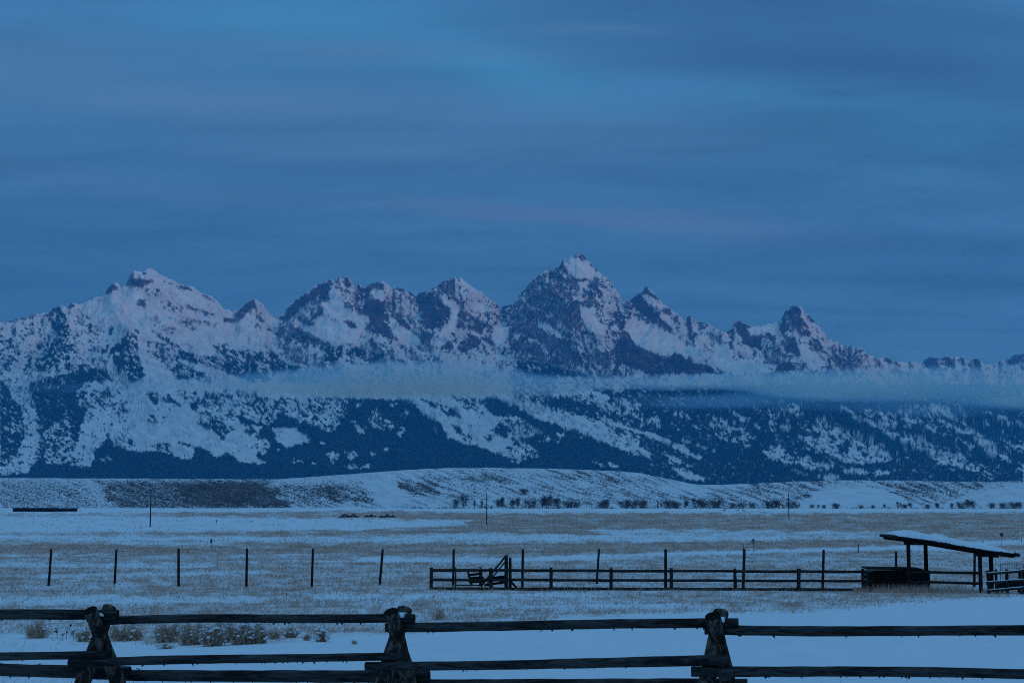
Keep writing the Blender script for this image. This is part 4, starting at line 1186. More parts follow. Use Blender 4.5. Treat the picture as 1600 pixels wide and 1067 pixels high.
def build_gate_things():
    D = DC + .35
    # two tall posts with a long brace
    g = Vector((P(793, 915, D).x, D, 0)); g.z = float(ground_z(g.x, g.y))
    root = empty('braced_gatepost', g)
    tag(root, 'pair of thick tall posts with a long slanting brace behind the corral rails', 'gatepost')
    for px, ty, dd, r_ in ((791, 867, 0, .10), (797, 871, .35, .085)):
        a = P(px, ty, D + dd); b_ = Vector((a.x, D + dd, float(ground_z(a.x, D + dd)) - .2))
        m = MB(); m.tube(log_pts(b_, a, 6, .012, px), [r_ * 1.05, r_, r_, r_, r_ * .97, r_ * .9], 10, .05, 0, 0, px)
        m.build('post', m_post, root, True, (a + b_) / 2)
    m = MB(); m.beam(P(752, 915, D - .05), P(791, 867.5, D - .05), .08, .10); m.build('brace', m_corral, root, False, P(772, 890, D))
    m = MB(); m.beam(P(760, 913, D + .12), P(793, 873, D + .12), .07, .07); m.build('brace', m_corral, root, False, P(772, 890, D))
    m = MB(); m.tube(log_pts(P(799, 909, D + .3), P(807, 918, D + .2), 4, .01, 5), .06, 8, .05); m.build('foot_brace', m_post, root, True, P(803, 913, D))
    # green steel gate
    g = Vector((P(731, 917, D - .2).x, D - .2, 0)); g.z = float(ground_z(g.x, g.y))
    gt = empty('steel_gate', g)
    tag(gt, 'green tubular steel gate standing behind the left end of the corral', 'gate')
    Dg = D - .2
    for px in (712, 752):
        m = MB()
        a = P(px, 917, Dg); t_ = P(px, 888, Dg)
        s = -1 if px < 730 else 1
        arc = [t_ + Vector((-.0 * s, 0, 0)), t_ + Vector((0, 0, .03)), P(px - 1.2, 886.4, Dg), P(px - 4, 886.2, Dg)]
        m.tube([a, a.lerp(t_, .5)] + arc, .036, 8, 0)
        m.build('upright', m_green, gt, True, a)
    for py in (890, 905, 914):
        m = MB(); m.tube([P(713, py, Dg + .05), P(732, py, Dg + .05), P(751, py, Dg + .05)], .028, 8, 0); m.build('bar', m_green, gt, True, P(732, py, Dg))
    # plank chute
    Dh = D + .5
    g = Vector((P(742, 917, Dh).x, Dh, 0)); g.z = float(ground_z(g.x, g.y))
    ch = empty('plank_chute', g)
    tag(ch, 'small plank chute with slanting boards between the green gate and the braced posts', 'chute')
    def board(a, b_, w, h, dd, mat=m_plank):
        m = MB(); m.beam(P(a[0], a[1], Dh + dd), P(b_[0], b_[1], Dh + dd), w, h); m.build('plank', mat, ch, False, P(a[0], a[1], Dh))
    m = MB(); m.beam(P(731, 893, Dh), P(737, 914, Dh), .11, .11); m.build('post', m_post, ch, False, P(733, 900, Dh))
    m = MB(); m.beam(P(750, 889, Dh + .4), P(750, 915, Dh + .4), .11, .11); m.build('post', m_post, ch, False, P(750, 900, Dh))
    board((733, 898), (754, 895.5), .05, .12, -.1)
    board((733, 906), (756, 904.8), .05, .32, -.1)
    board((768, 902.5), (792, 899.5), .05, .11, .2)
    board((768, 904.8), (792, 904.2), .05, .17, .25, m_red)
    board((757, 914), (791, 908.5), .05, .13, .15)
build_gate_things()

# ---------------------------------------------------------------- shelter with snowy pole roof
def build_shelter():
    D = DC - .3
    yb = 925
    g = Vector((P(1480, yb, D).x, D + 1.2, 0)); g.z = float(ground_z(g.x, g.y))
    root = empty('shelter', g)
    tag(root, 'open wooden shelter with a sloping pole roof under snow', 'shelter')
    dv = 2.6
    for px, ty, dd, r_, mt in ((1419, 848, 0, .105, m_red), (1446, 848, dv, .11, m_red), (1531, 866, 0, .10, m_post), (1548, 868, dv * .6, .115, m_post)):
        a = P(px, ty, D + dd); b_ = Vector((a.x, D + dd, float(ground_z(a.x, D + dd)) - .2))
        m = MB(); m.tube(log_pts(b_, a, 7, .015, px), [r_ * 1.04, r_, r_ * .98, r_, r_ * .97, r_ * .96, r_ * .95], 10, .06, 0, 0, px)
        m.build('post', mt, root, True, (a + b_) / 2)
    # cross beams carried by the posts
    m = MB(); m.tube(log_pts(P(1412.5, 848, D + .02), P(1450, 848.5, D + .02), 5, .01, 3), .095, 10, .05); m.build('beam', m_post, root, True, P(1430, 848, D))
    m = MB(); m.tube(log_pts(P(1525, 866, D + .02), P(1560, 868, D + .02), 5, .01, 4), .095, 10, .05); m.build('beam', m_post, root, True, P(1540, 867, D))
    # two rafters follow the fall of the roof
    def roof_y(px):
        return float(np.interp(px, [1381, 1412, 1450, 1500, 1540, 1592], [837, 841, 846, 855, 861.5, 867.5]))
    for dd in (0.0, dv):
        pts = [P(px, roof_y(px) + 2.4, D + .05) + Vector((0, dd, 0)) for px in np.linspace(1400, 1585, 10)]
        m = MB(); m.tube(pts, .075, 8, .05, 0, 0, int(dd)); m.build('rafter', m_plank, root, True, pts[5])
    # poles laid across the rafters, their ends facing us
    xs = np.linspace(1398, 1588, 36)
    for i, px in enumerate(xs):
        c = P(px, roof_y(px) - .6, D)
        r_ = random.uniform(.072, .092)
        ov = random.uniform(.3, .5)
        m = MB(); m.tube(log_pts(c + Vector((0, -ov, 0)), c + Vector((0, dv + random.uniform(.2, .5), 0)), 4, .01, i), r_, 8, .05, 0, 0, i)
        m.build('roof_pole', m_plank, root, True, c)
    # bare overhanging end boards
    for dd, px in ((0, 1385), (.25, 1389), (.6, 1387)):
        m = MB(); m.beam(P(px, 836.3, D + dd - .2), P(1420, 841, D + dd - .2), .22, .10); m.build('end_board', m_corral, root, False, P(px, 836, D))
    m = MB(); m.beam(P(1555, 865.3, D - .1), P(1592, 867.8, D - .1), .2, .10); m.build('end_board', m_corral, root, False, P(1580, 867, D))
    # snow on the roof: a lumpy blanket
    top = [(1398,834),(1412,831),(1427,829.5),(1440,832),(1450,834.5),(1467,838),(1475,835),(1488,840.5),(1506,845),(1535,850),(1559,855),(1575,859.5),(1584,864.5)]
    n, w = 60, 12
    vs = []
    for j in range(w + 1):
        for i in range(n + 1):
            px = 1398 + 186 * i / n
            lo = roof_y(px) - 2.8
            hi = float(np.interp(px, [p[0] for p in top], [p[1] for p in top]))
            e = math.sin(math.pi * j / w) ** .35
            yy = -.38 + (dv + .7) * j / w
            base = P(px, lo, D); c = P(px, hi, D)
            z = base.z - .01 + (max(c.z - base.z, .03) * (.9 + .2 * math.sin(i * .9 + j * 1.3)) + .04) * e
            vs.append((c.x, D + yy + .05 * math.sin(i * 1.7), z))
    bot = len(vs)
    vs += [(x, y, P(1398 + 186 * (k % (n + 1)) / n, roof_y(1398 + 186 * (k % (n + 1)) / n) - 2.3, D).z) for k, (x, y, z) in enumerate(vs[:])]
    q = []
    for j in range(w):
        for i in range(n):
            a = j * (n + 1) + i
            q.append((a, a + 1, a + n + 2, a + n + 1)); q.append((bot + a + n + 1, bot + a + n + 2, bot + a + 1, bot + a))
    for i in range(n):
        q.append((i + 1, i, bot + i, bot + i + 1)); a = w * (n + 1) + i; q.append((a, a + 1, bot + a + 1, bot + a))
    for j in range(w):
        a = j * (n + 1); q.append((a, a + n + 1, bot + a + n + 1, bot + a)); a += n; q.append((a + n + 1, a, bot + a, bot + a + n + 1))
    m = MB(); m.add(vs, q); m.build('roof_snow', m_snow, root, True, P(1480, 845, D))
    # dark wooden bin standing under it
    Db = D + .75
    g = Vector((P(1405, 925, Db).x, Db + .5, 0)); g.z = float(ground_z(g.x, g.y))
    bn = empty('wooden_bin', g)
    tag(bn, 'dark plank feed bin with a sloping lid under the left of the shelter', 'bin')
    x0, x1 = P(1358, 900, Db).x, P(1453, 900, Db).x
    zt = P(1400, 891.5, Db).z; zb = g.z - .05
    dep = 1.1
    nb = 5
    for i in range(nb):
        za = zb + (zt - zb) * i / nb; zc = zb + (zt - zb) * (i + 1) / nb
        h = zc - za - .02
        for yy in (Db, Db + dep):
            m = MB(); m.beam((x0, yy + random.uniform(-.008, .008), (za + zc) / 2), (x1, yy + random.uniform(-.008, .008), (za + zc) / 2), .045, h); m.build('plank', m_plank, bn, False, (x0, yy, za))
        for xx in (x0 + .06, x1 - .06):
            m = MB(); m.beam((xx, Db + .03, (za + zc) / 2), (xx, Db + dep - .03, (za + zc) / 2), .045, h); m.build('plank', m_plank, bn, False, (xx, Db, za))
    for xx in (x0 + .08, x1 - .08):
        m = MB(); m.beam((xx, Db - .05, zb), (xx, Db - .05, zt + .03), .10, .06, (0, 1, 0)); m.build('corner_post', m_plank, bn, False, (xx, Db, zb))
    m = MB()
    lz = P(1400, 887, Db).z
    vs = [(x0 - .12, Db - .14, lz), (x1 - .45, Db - .14, lz - .04), (x1 + .04, Db - .14, lz - .17), (x0 - .12, Db + dep + .1, lz + .04), (x1 - .45, Db + dep + .1, lz), (x1 + .04, Db + dep + .1, lz - .13)]
    vs += [(x, y, z - .07) for x, y, z in vs]
    m.add(vs, [(0, 1, 4, 3), (1, 2, 5, 4), (7, 6, 9, 10), (8, 7, 10, 11), (1, 0, 6, 7), (2, 1, 7, 8), (3, 4, 10, 9), (4, 5, 11, 10), (0, 3, 9, 6), (5, 2, 8, 11)])
    m.build('lid', m_plank, bn, False, (x0, Db, lz))
build_shelter()

def build_pen():
    """small pen at the right edge with snow on its rails, and a mesh gate"""
    D = DC - 2.2
    g = Vector((P(1570, 925, D).x, D, 0)); g.z = float(ground_z(g.x, g.y))
    pen = empty('pen_fence', g)
    tag(pen, 'short rail pen with snow along its rails at the right edge beside the shelter', 'fence')
    def Dd(px):
        return D + (px - 1543) / 55 * -1.2
    for px, ty, r_ in ((1543, 891, .08), (1556, 889, .07), (1573, 889, .08), (1593, 888, .07), (1598.5, 890, .085), (1640, 888, .08)):
        d_ = Dd(px)
        a = P(px, ty, d_); b_ = Vector((a.x + (.06 if px == 1543 else 0), d_, float(ground_z(a.x, d_)) - .2))
        m = MB(); m.tube(log_pts(b_, a, 5, .012, px), [r_, r_, r_ * .97, r_, r_ * .92], 10, .06, 0, 0, int(px)); m.build('post', m_post, pen, True, (a + b_) / 2)
    for k, (ya, yb_) in enumerate(((896.5, 891.5), (910.5, 906.5), (923.5, 918.5))):
        for (pa, pb) in ((1541, 1575), (1571, 1601), (1597, 1645)):
            ta = ya + (yb_ - ya) * (pa - 1541) / 58; tb = ya + (yb_ - ya) * (pb - 1541) / 58
            a = P(pa, ta, Dd(pa) - .11); b_ = P(pb, tb, Dd(pb) - .11)
            m = MB(); m.tube(log_pts(a, b_, 5, .012, pa + k), .062, 8, .05, 0, 0, pa); ro = m.build('rail', m_corral, pen, True, (a + b_) / 2)
            s = MB()
            pts = [p + Vector((0, 0, .058)) for p in log_pts(a, b_, 5, .012, pa + k)]
            s.tube(pts, [.02, .034, .03, .036, .02], 8, .15, 0, 0, pa); so = s.build('rail_snow', m_snow, None, True, (a + b_) / 2)
            so.parent = ro; so.matrix_parent_inverse = Matrix.Translation(Vector(ro.location)).inverted()
    # welded mesh gate leaning behind
    Dg = D + 1.2
    g = Vector((P(1581, 918, Dg).x, Dg, 0)); g.z = float(ground_z(g.x, g.y))
    gt = empty('mesh_gate', g)
    tag(gt, 'pale wire mesh gate panel standing behind the pen at the right edge', 'gate')
    m = MB()
    c = [P(1563.5, 880.5, Dg), P(1599, 880.5, Dg), P(1599, 919, Dg), P(1563.5, 919, Dg)]
    for i in range(4):
        m.tube([c[i], c[i].lerp(c[(i + 1) % 4], .5), c[(i + 1) % 4]], .022, 8)
    m.build('gate_frame', m_galv, gt, True, c[0])
    for i in range(1, 10):
        px = 1563.5 + 35.5 * i / 10
        m = MB(); m.tube([P(px, 880.5, Dg), P(px, 900, Dg), P(px, 919, Dg)], .008, 5); m.build('wire', m_galv, gt, False, P(px, 900, Dg))
    for py in (887, 894, 901, 908):
        m = MB(); m.tube([P(1563.5, py, Dg + .01), P(1580, py, Dg + .01), P(1599, py, Dg + .01)], .008, 5); m.build('wire', m_galv, gt, False, P(1581, py, Dg))
    # dark trough
    Dt = D + .6
    g = Vector((P(1581, 922, Dt).x, Dt + .3, 0)); g.z = float(ground_z(g.x, g.y))
    tr = empty('feed_trough', g)
    tag(tr, 'dark wooden feed trough behind the rails of the right hand pen', 'trough')
    x0, x1 = P(1564, 915, Dt).x, P(1599, 915, Dt).x
    zt, zb = P(1580, 908.5, Dt).z, P(1580, 919.5, Dt).z
    for yy in (Dt, Dt + .6):
        for k in range(2):
            z = zb + (zt - zb) * (k + .5) / 2
            m = MB(); m.beam((x0, yy, z), (x1, yy, z), .04, (zt - zb) / 2 - .015); m.build('plank', m_plank, tr, False, (x0, yy, z))
    for xx in (x0 + .05, x1 - .05):
        m = MB(); m.beam((xx, Dt + .03, (zt + zb) / 2), (xx, Dt + .57, (zt + zb) / 2), .04, zt - zb - .02); m.build('end_board', m_plank, tr, False, (xx, Dt, zb))
        for yy in (Dt - .04, Dt + .64):
            m = MB(); m.beam((xx, yy, g.z - .1), (xx, yy, zt - .02), .08, .03, (0, 1, 0)); m.build('leg', m_plank, tr, False, (xx, yy, zb))
build_pen()

# ---------------------------------------------------------------- stakes, signs, poles
def stake(px, ty, by, label, w=.045, mat=None):
    g = on_ground(px, by)
    a = P(px, ty, g.y)
    m = MB()
    m.tube(log_pts(Vector((a.x, g.y, g.z - .1)), a, 4, .01, int(px)), [w * 1.05, w, w, w * .9], 8, .05, 0, 0, int(px))
    m.tube([a, a + Vector((0, 0, .02)), a + Vector((0, 0, .035))], [w * .85, w * .7, w * .3], 8)
    tag(m.build('stake', mat or m_stake, None, True, g), label, 'stake')
stake(1161, 849, 861, 'short dark stake just left of the small grey sign', .06, m_post)
stake(1341, 849, 863, 'short dark stake between the grey sign and the shelter', .06, m_post)
stake(340.5, 866, 881, 'thin bare stake in the snow below the orange marker', .022)
stake(1533, 842, 847, 'stubby dark stake behind the shelter roof', .055, m_post)
stake(1537, 842.5, 847, 'small post next to the stubby stake behind the shelter roof', .05, m_post)
stake(1596, 841, 848, 'small pale stake at the right edge beyond the shelter', .05)
stake(338, 812, 816, 'tiny dark stake far out in the snow left of the middle', .16, m_post)

def sign(px, top, face_h, face_w, by, label, mat, round_=False, cat='sign'):
    g = on_ground(px, by)
    s = g.y / F
    root = empty('field_sign' if cat == 'sign' else 'field_marker', g)
    tag(root, label, cat)
    m = MB(); a = P(px, top + face_h * .6, g.y)
    m.tube([Vector((a.x, g.y, g.z - .1)), a.lerp(Vector((a.x, g.y, g.z)), .5), a], .035, 8); m.build('post', m_galv if mat is m_sign else m_stake, root, True, g)
    m = MB()
    c = P(px, top + face_h / 2, g.y - .05)
    n = 12
    hw, hh = face_w * s / 2, face_h * s / 2
    vs = []
    for yy in (-.012, .012):
        for i in range(n):
            t = 2 * math.pi * i / n
            x, z = math.cos(t), math.sin(t)
            if not round_:
                q = max(abs(x), abs(z)); q = q * 1.0; x, z = x / q, z / q
                x *= .97; z *= .97
            vs.append((c.x + x * hw, c.y + yy, c.z + z * hh))
    fs = [(i, (i + 1) % n, n + (i + 1) % n, n + i) for i in range(n)] + [tuple(range(n)), tuple(range(n, 2 * n))[::-1]]
    m.add(vs, fs); m.build('sign_face' if cat == 'sign' else 'marker_face', mat, root, False, c)
sign(1177, 841.5, 7.5, 5.2, 862, 'small grey sign on a thin post above the corral rails', m_sign)
sign(1565, 832, 6, 5, 850, 'small orange sign on a thin post behind the shelter roof', m_orange)
sign(330, 842, 6, 3.2, 859, 'narrow orange marker post in the field on the left', m_orange, False, 'marker')

def pole(px, ty, by, label):
    g = on_ground(px, by)
    a = P(px, ty, g.y)
    root = empty('utility_pole', g)
    tag(root, label, 'utility pole', 'utility poles standing across the valley floor')
    b_ = Vector((a.x, g.y, g.z - .5))
    m = MB(); m.tube(log_pts(b_, a, 8, .03, int(px)), [.19 - .06 * i / 7 for i in range(8)], 10, .03); m.build('pole', m_bark, root, True, g)
    m = MB(); m.tube([a + Vector((0, 0, -.02)), a + Vector((0, 0, .12)), a + Vector((0, 0, .2)), a + Vector((0, 0, .3))], [.03, .03, .09, .05], 8); m.build('insulator', m_galv, root, True, a)
pole(236, 766, 823, 'thin utility pole on the left in front of the sage bluff')
pole(760.5, 770, 820, 'thin utility pole in the middle below the tall peak')
pole(1232, 769, 812, 'thin utility pole on the right below the pointed right peak')

# ---------------------------------------------------------------- long sheds on the far left
def long_shed(xa, xb, ty, by, label, g_):
    g = on_ground((xa + xb) / 2, by)
    D = g.y
    root = empty('long_shed', g)
    tag(root, label, 'shed', g_)
    x0, x1 = P(xa, by, D).x, P(xb, by, D).x
    zt = P(xa, ty, D).z
    dep = 7.0
    z0 = g.z - .5
    eav = zt - .7
    m = MB()
    vs = [(x0, D, z0), (x1, D, z0), (x1, D + dep, z0), (x0, D + dep, z0), (x0, D, eav), (x1, D, eav), (x1, D + dep, eav), (x0, D + dep, eav), (x0, D + dep / 2, zt - .15), (x1, D + dep / 2, zt - .15)]
    m.add(vs, [(0, 1, 5, 4), (2, 3, 7, 6), (1, 2, 6, 9, 5), (3, 0, 4, 8, 7)]); m.build('wall', m_shed, root, False, g)
    m = MB()
    o = .5
    q = [(x0 - o, D - o, eav - .1), (x1 + o, D - o, eav - .1), (x1 + o, D + dep / 2, zt - .05), (x0 - o, D + dep / 2, zt - .05), (x1 + o, D + dep + o, eav - .1), (x0 - o, D + dep + o, eav - .1)]
    vs = q + [(x, y, z + .14) for x, y, z in q]
    m.add(vs, [(0, 1, 2, 3), (3, 2, 4, 5), (6, 9, 8, 7), (9, 11, 10, 8), (0, 6, 7, 1), (5, 4, 10, 11), (0, 3, 9, 6), (3, 5, 11, 9), (1, 7, 8, 2), (2, 8, 10, 4)]); m.build('roof', m_shed, root, False, g)
    nd_ = max(2, int((xb - xa) / 14))
    for i in range(nd_):
        xx = x0 + (x1 - x0) * (i + .5) / nd_
        m = MB(); m.beam((xx - 1.6, D - .05, (z0 + eav) / 2 - .1), (xx + 1.6, D - .05, (z0 + eav) / 2 - .1), .06, (eav - z0) * .8); m.build('door', m_plank, root, False, (xx, D, z0))
long_shed(20, 87, 793.3, 799.2, 'longer of two low dark sheds far left at the bluff foot', 'low dark sheds at the foot of the bluff')
long_shed(90, 117, 793.8, 799.2, 'shorter low dark shed far left, at the right end of the longer one', 'low dark sheds at the foot of the bluff')

# ---------------------------------------------------------------- bare trees along the foot of the hills
def twig_mesh(seed, wide, bushy):
    rr = random.Random(seed)
    m = MB()
    tips = []
    def limb(p, d, L, r_, depth):
        q = p + d * L
        m.tube([p, p.lerp(q, .5) + Vector((rr.uniform(-.02, .02), rr.uniform(-.02, .02), 0)), q], [r_, r_ * .8, r_ * .6], 5)
        if depth == 0:
            tips.append(q); return
        for _ in range(rr.choice((2, 3, 3))):
            e = Vector((rr.gauss(0, .55 * wide), rr.gauss(0, .55 * wide), rr.uniform(.1, .8))) + d * .7
            limb(q, e.normalized(), L * rr.uniform(.62, .85), r_ * .6, depth - 1)
    ns = 1 if not bushy else 4
    for i in range(ns):
        d = Vector((rr.gauss(0, .25 * wide * (i > 0 or bushy)), rr.gauss(0, .25 * wide), 1)).normalized()
        limb(Vector((rr.uniform(-.05, .05) * ns, rr.uniform(-.05, .05) * ns, -.03)), d, .26 if bushy else .3, .022 if bushy else .03, 2)
    tm = MB()
    for _ in range(560):
        q = rr.choice(tips)
        dn = rr.random() ** 1.4 * (.95 if bushy else .8)
        c = Vector((q.x * (1 - dn * .45), q.y * (1 - dn * .45), q.z * (1 - dn))) + Vector((rr.gauss(0, .08 * wide), rr.gauss(0, .08), rr.gauss(0, .06)))
        c.z = max(c.z, .02)
        d = Vector((rr.gauss(0, .6), rr.gauss(0, .6), rr.uniform(.0, 1))).normalized()
        L = rr.uniform(.05, .12); s = Vector((rr.gauss(0, 1), rr.gauss(0, 1), rr.gauss(0, .6))).normalized() * .019
        tm.add([c - s, c + s, c + d * L], [(0, 1, 2)])
    zmax = max(v[2] for v in tm.v)
    for q in (m, tm):
        q.v = [(x / zmax, y / zmax, z / zmax) for x, y, z in q.v]
    return m, tm

protos = []
for k, (wd, bu) in enumerate(((.8, False), (1.1, False), (1.35, True), (.6, False), (1.6, True))):
    a, b_ = twig_mesh(50 + k, wd, bu)
    pr = []
    for q, nm in ((a, 'trunk'), (b_, 'crown')):
        me = bpy.data.meshes.new(nm); me.from_pydata(q.v, [], q.f); me.materials.append(m_bark)
        pr.append(me)
    protos.append(pr)

TREES = [  # x, height px, width factor, kind, foot row, label
 (709,14,1.0,1,793,'medium bare tree at the left end of the row along the hill foot'),
 (724,18,.9,0,793,'tall bare tree near the left end of the row, left of the middle pole'),
 (741,12,.5,3,793,'thin bare tree second to the left of the middle utility pole'),
 (752,11,.6,3,793,'small thin bare tree just left of the middle utility pole'),
 (776,13,.9,1,793,'bare tree at the left end of the thicket right of the middle pole'),
 (785,15,1.0,0,793,'upright bare tree in the thicket right of the middle pole'),
 (797,13,1.0,1,793,'rounded bare tree between the two thickets right of the middle pole'),
 (808,16,.8,3,793,'slender pale bare tree left of the broad dark thicket'),
 (820,9,1.3,2,773,'small bare tree higher on the hillside above the broad thicket'),
 (831,13,1.3,2,793,'bushy bare tree at the left end of the broad dark thicket'),
 (845,18,1.1,1,793,'tallest left hand bare tree of the broad dark thicket'),
 (857,19,1.1,0,793,'tallest bare tree at the centre of the broad dark thicket'),
 (876,17,1.1,1,793,'tall bare tree at the right of the broad dark thicket'),
 (889,12,1.2,2,793,'low bushy tree beside the right of the broad dark thicket'),
 (899,10,1.6,4,793,'low spreading bush tailing off the broad dark thicket to the right'),
 (939,9,1.5,4,793,'low bush leaning on the lone rounded tree below the hill'),
 (950,15,1.3,1,793,'lone rounded bare tree between the two dark thickets'),
 (979,11,1.2,2,793,'left bush of the square dark thicket under the hill end'),
 (990,12,1.2,2,793,'middle bush of the square dark thicket under the hill end'),
 (1003,12,1.2,2,793,'right bush of the square dark thicket under the hill end'),
 (1028,9,.6,3,793,'thin bare tree alone in the gap right of the square thicket'),
 (1033,8,.6,3,793,'smaller twin of the thin tree in the gap right of the square thicket'),
 (1047,12,1.3,2,793,'bare bush at the left end of the long thicket below the hill saddle'),
 (1058,11,1.3,2,793,'second bare bush from the left in the long thicket below the hill saddle'),
 (1070,13,1.2,1,793,'bare tree in the middle of the long thicket below the hill saddle'),
 (1087,15,1.1,0,793,'tallest bare tree of the long thicket below the hill saddle'),
 (1099,12,1.2,2,793,'bare bush at the right end of the long thicket below the hill saddle'),
 (1118,13,1.4,2,793,'dense bare bush on its own right of the long thicket'),
 (1144,8,1.5,4,793,'low pale bush left of the three far animals'),
 (1160,9,1.5,4,793,'low pale bush behind the three far animals'),
 (1177,8,1.6,4,793,'low pale bush just right of the three far animals'),
 (1203,13,1.3,2,793,'left bush of the dark pair beside the right utility pole'),
 (1218,13,1.3,1,793,'bushy bare tree just left of the right utility pole'),
 (1234,9,1.2,2,793,'bush half behind the right utility pole'),
 (1245,6,1.0,2,793,'little round bush just right of the right utility pole'),
 (1268,6,1.0,2,793,'leftmost of three tiny bushes under the round hill'),
 (1277,6,.9,1,793,'middle of three tiny bushes under the round hill'),
 (1287,6,1.0,2,793,'rightmost of three tiny bushes under the round hill'),
 (1307,8,1.5,2,793,'small dark bush left of centre under the round hill'),
 (1346,5,1.3,4,793,'tiny low bush under the middle of the round hill'),
 (1364,5,1.3,4,793,'tiny low bush right of centre under the round hill'),
 (1384,7,1.0,1,793,'small bare tree under the right slope of the round hill'),
 (1404,10,.9,0,793,'upright bare tree left of the gap between the two right hills'),
 (1413,7,1.3,2,793,'low bush leaning on the upright tree by the gap between the right hills'),
 (1425,9,1.1,1,793,'rounded bare tree in the gap between the two right hills'),
 (1449,7,1.6,4,793,'low bush at the left end of the thicket under the right knoll'),
 (1466,10,1.4,1,793,'rounded tree in the left part of the thicket under the right knoll'),
 (1486,8,1.1,1,793,'small tree in a gap of the thicket under the right knoll'),
 (1501,10,1.2,2,793,'bushy tree left of the tallest one under the right knoll'),
 (1512,13,1.0,0,793,'tallest bare tree under the right knoll'),
 (1524,12,1.3,1,793,'broad bare tree right of the tallest one under the right knoll'),
 (1551,8,1.6,4,793,'left bush of the low hedge at the right end of the tree row'),
 (1567,9,1.6,4,793,'middle bush of the low hedge at the right end of the tree row'),
 (1584,10,1.5,2,793,'right bush of the low hedge at the right end of the tree row'),
 (1597,9,1.3,1,793,'last bare tree of the row at the right edge of the picture'),
]
for k, (px, h, wf, kd, by, lab) in enumerate(TREES):
    D = 1860 + random.uniform(0, 160) if by > 780 else 2120
    g = P(px, by, D)
    if by > 780:
        g.z = float(ground_z(g.x, g.y)) + .1
    hh = h * D / F * 1.25 * random.uniform(.92, 1.1)
    root = empty('bare_tree', g)
    tag(root, lab, 'tree', 'bare trees and bushes along the foot of the hills')
    ang = random.uniform(0, 6.28)
    for nm, me in zip(('trunk', 'crown'), protos[kd]):
        o = link(nm, me, root)
        o.rotation_euler = (0, 0, ang)
        o.scale = (hh * min(wf, 1.35), hh * min(wf, 1.35), hh)

def scrub_line():
    rr = np.random.default_rng(21)
    N = 5200
    px = rr.uniform(560, 1680, N)
    d = 0.5 + fbm(px / 40, px * 0, 4, 400) * 1.3
    px = px[rr.random(N) < np.clip(d, 0.03, 1) * np.interp(px, [560, 720, 1240, 1280, 1400, 1680], [.1, 1, .9, .35, .8, .9])]
    n = len(px)
    D = rr.uniform(1800, 2045, n)
    X = np.array(ray(px, 790)[0]) * D
    Z = ground_z(X, D) - .3
    s = D / F
    h = rr.gamma(2.0, .75, n) * s * (.6 + .8 * np.clip(fbm(px / 12, px * 0, 3, 401) + .4, 0, 1)); w = rr.uniform(.2, .6, n) * s
    V = np.zeros((n, 4, 3), np.float32)
    lean = rr.normal(0, .5, n) * h
    V[:, 0] = np.stack([X - w, D, Z], -1); V[:, 1] = np.stack([X + w, D + .3, Z], -1)
    V[:, 2] = np.stack([X + w * .4 + lean, D + .2, Z + h], -1); V[:, 3] = np.stack([X - w * .5 + lean, D, Z + h * .8], -1)
    o = link('scrub', mesh_np('scrub', V.reshape(-1, 3), np.arange(n * 4).reshape(-1, 4), m_bark, False))
    tag(o, 'low bare scrub growing between the trees along the hill foot', 'scrub', kind='stuff')
scrub_line()

# ---------------------------------------------------------------- dark brush heaps in the field
def brush(px, wpx, hpx, by, label, group=None):
    g = on_ground(px, by)
    s = g.y / F
    rr = random.Random(int(px))
    m = MB()
    W_, H_ = wpx * s / 2, hpx * s
    for _ in range(520):
        t = rr.uniform(-1, 1)
        hmax = H_ * (1 - t * t) ** .5 * (0.65 + .35 * math.sin(t * 7 + px))
        c = Vector((g.x + t * W_, g.y + rr.gauss(0, W_ * .3), g.z + rr.uniform(-.1, max(hmax - .3, .1))))
        d = Vector((rr.gauss(0, .7), rr.gauss(0, .7), rr.uniform(.1, 1))).normalized() * rr.uniform(.4, 1.0) * min(H_, 2.0) * .5
        sd = Vector((rr.gauss(0, 1), rr.gauss(0, 1), rr.gauss(0, .5))).normalized() * .16
        m.add([c - sd, c + sd, c + d], [(0, 1, 2)])
    o = m.build('brush_heap', m_darkbush, None, False, g)
    tag(o, label, 'brush', group)
brush(545, 32, 7, 808, 'largest dark brush heap in the snow field left of the middle', 'dark brush heaps in the snow field')
brush(579, 18, 5, 807.5, 'smallest dark brush heap, between the two others in the snow field', 'dark brush heaps in the snow field')
brush(605, 24, 6, 808, 'dark two humped brush heap, nearest the middle utility pole', 'dark brush heaps in the snow field')
brush(335, 84, 3.2, 795, 'long low dark strip at the foot of the sage bluff')  # low dark strip of twigs along the bluff foot

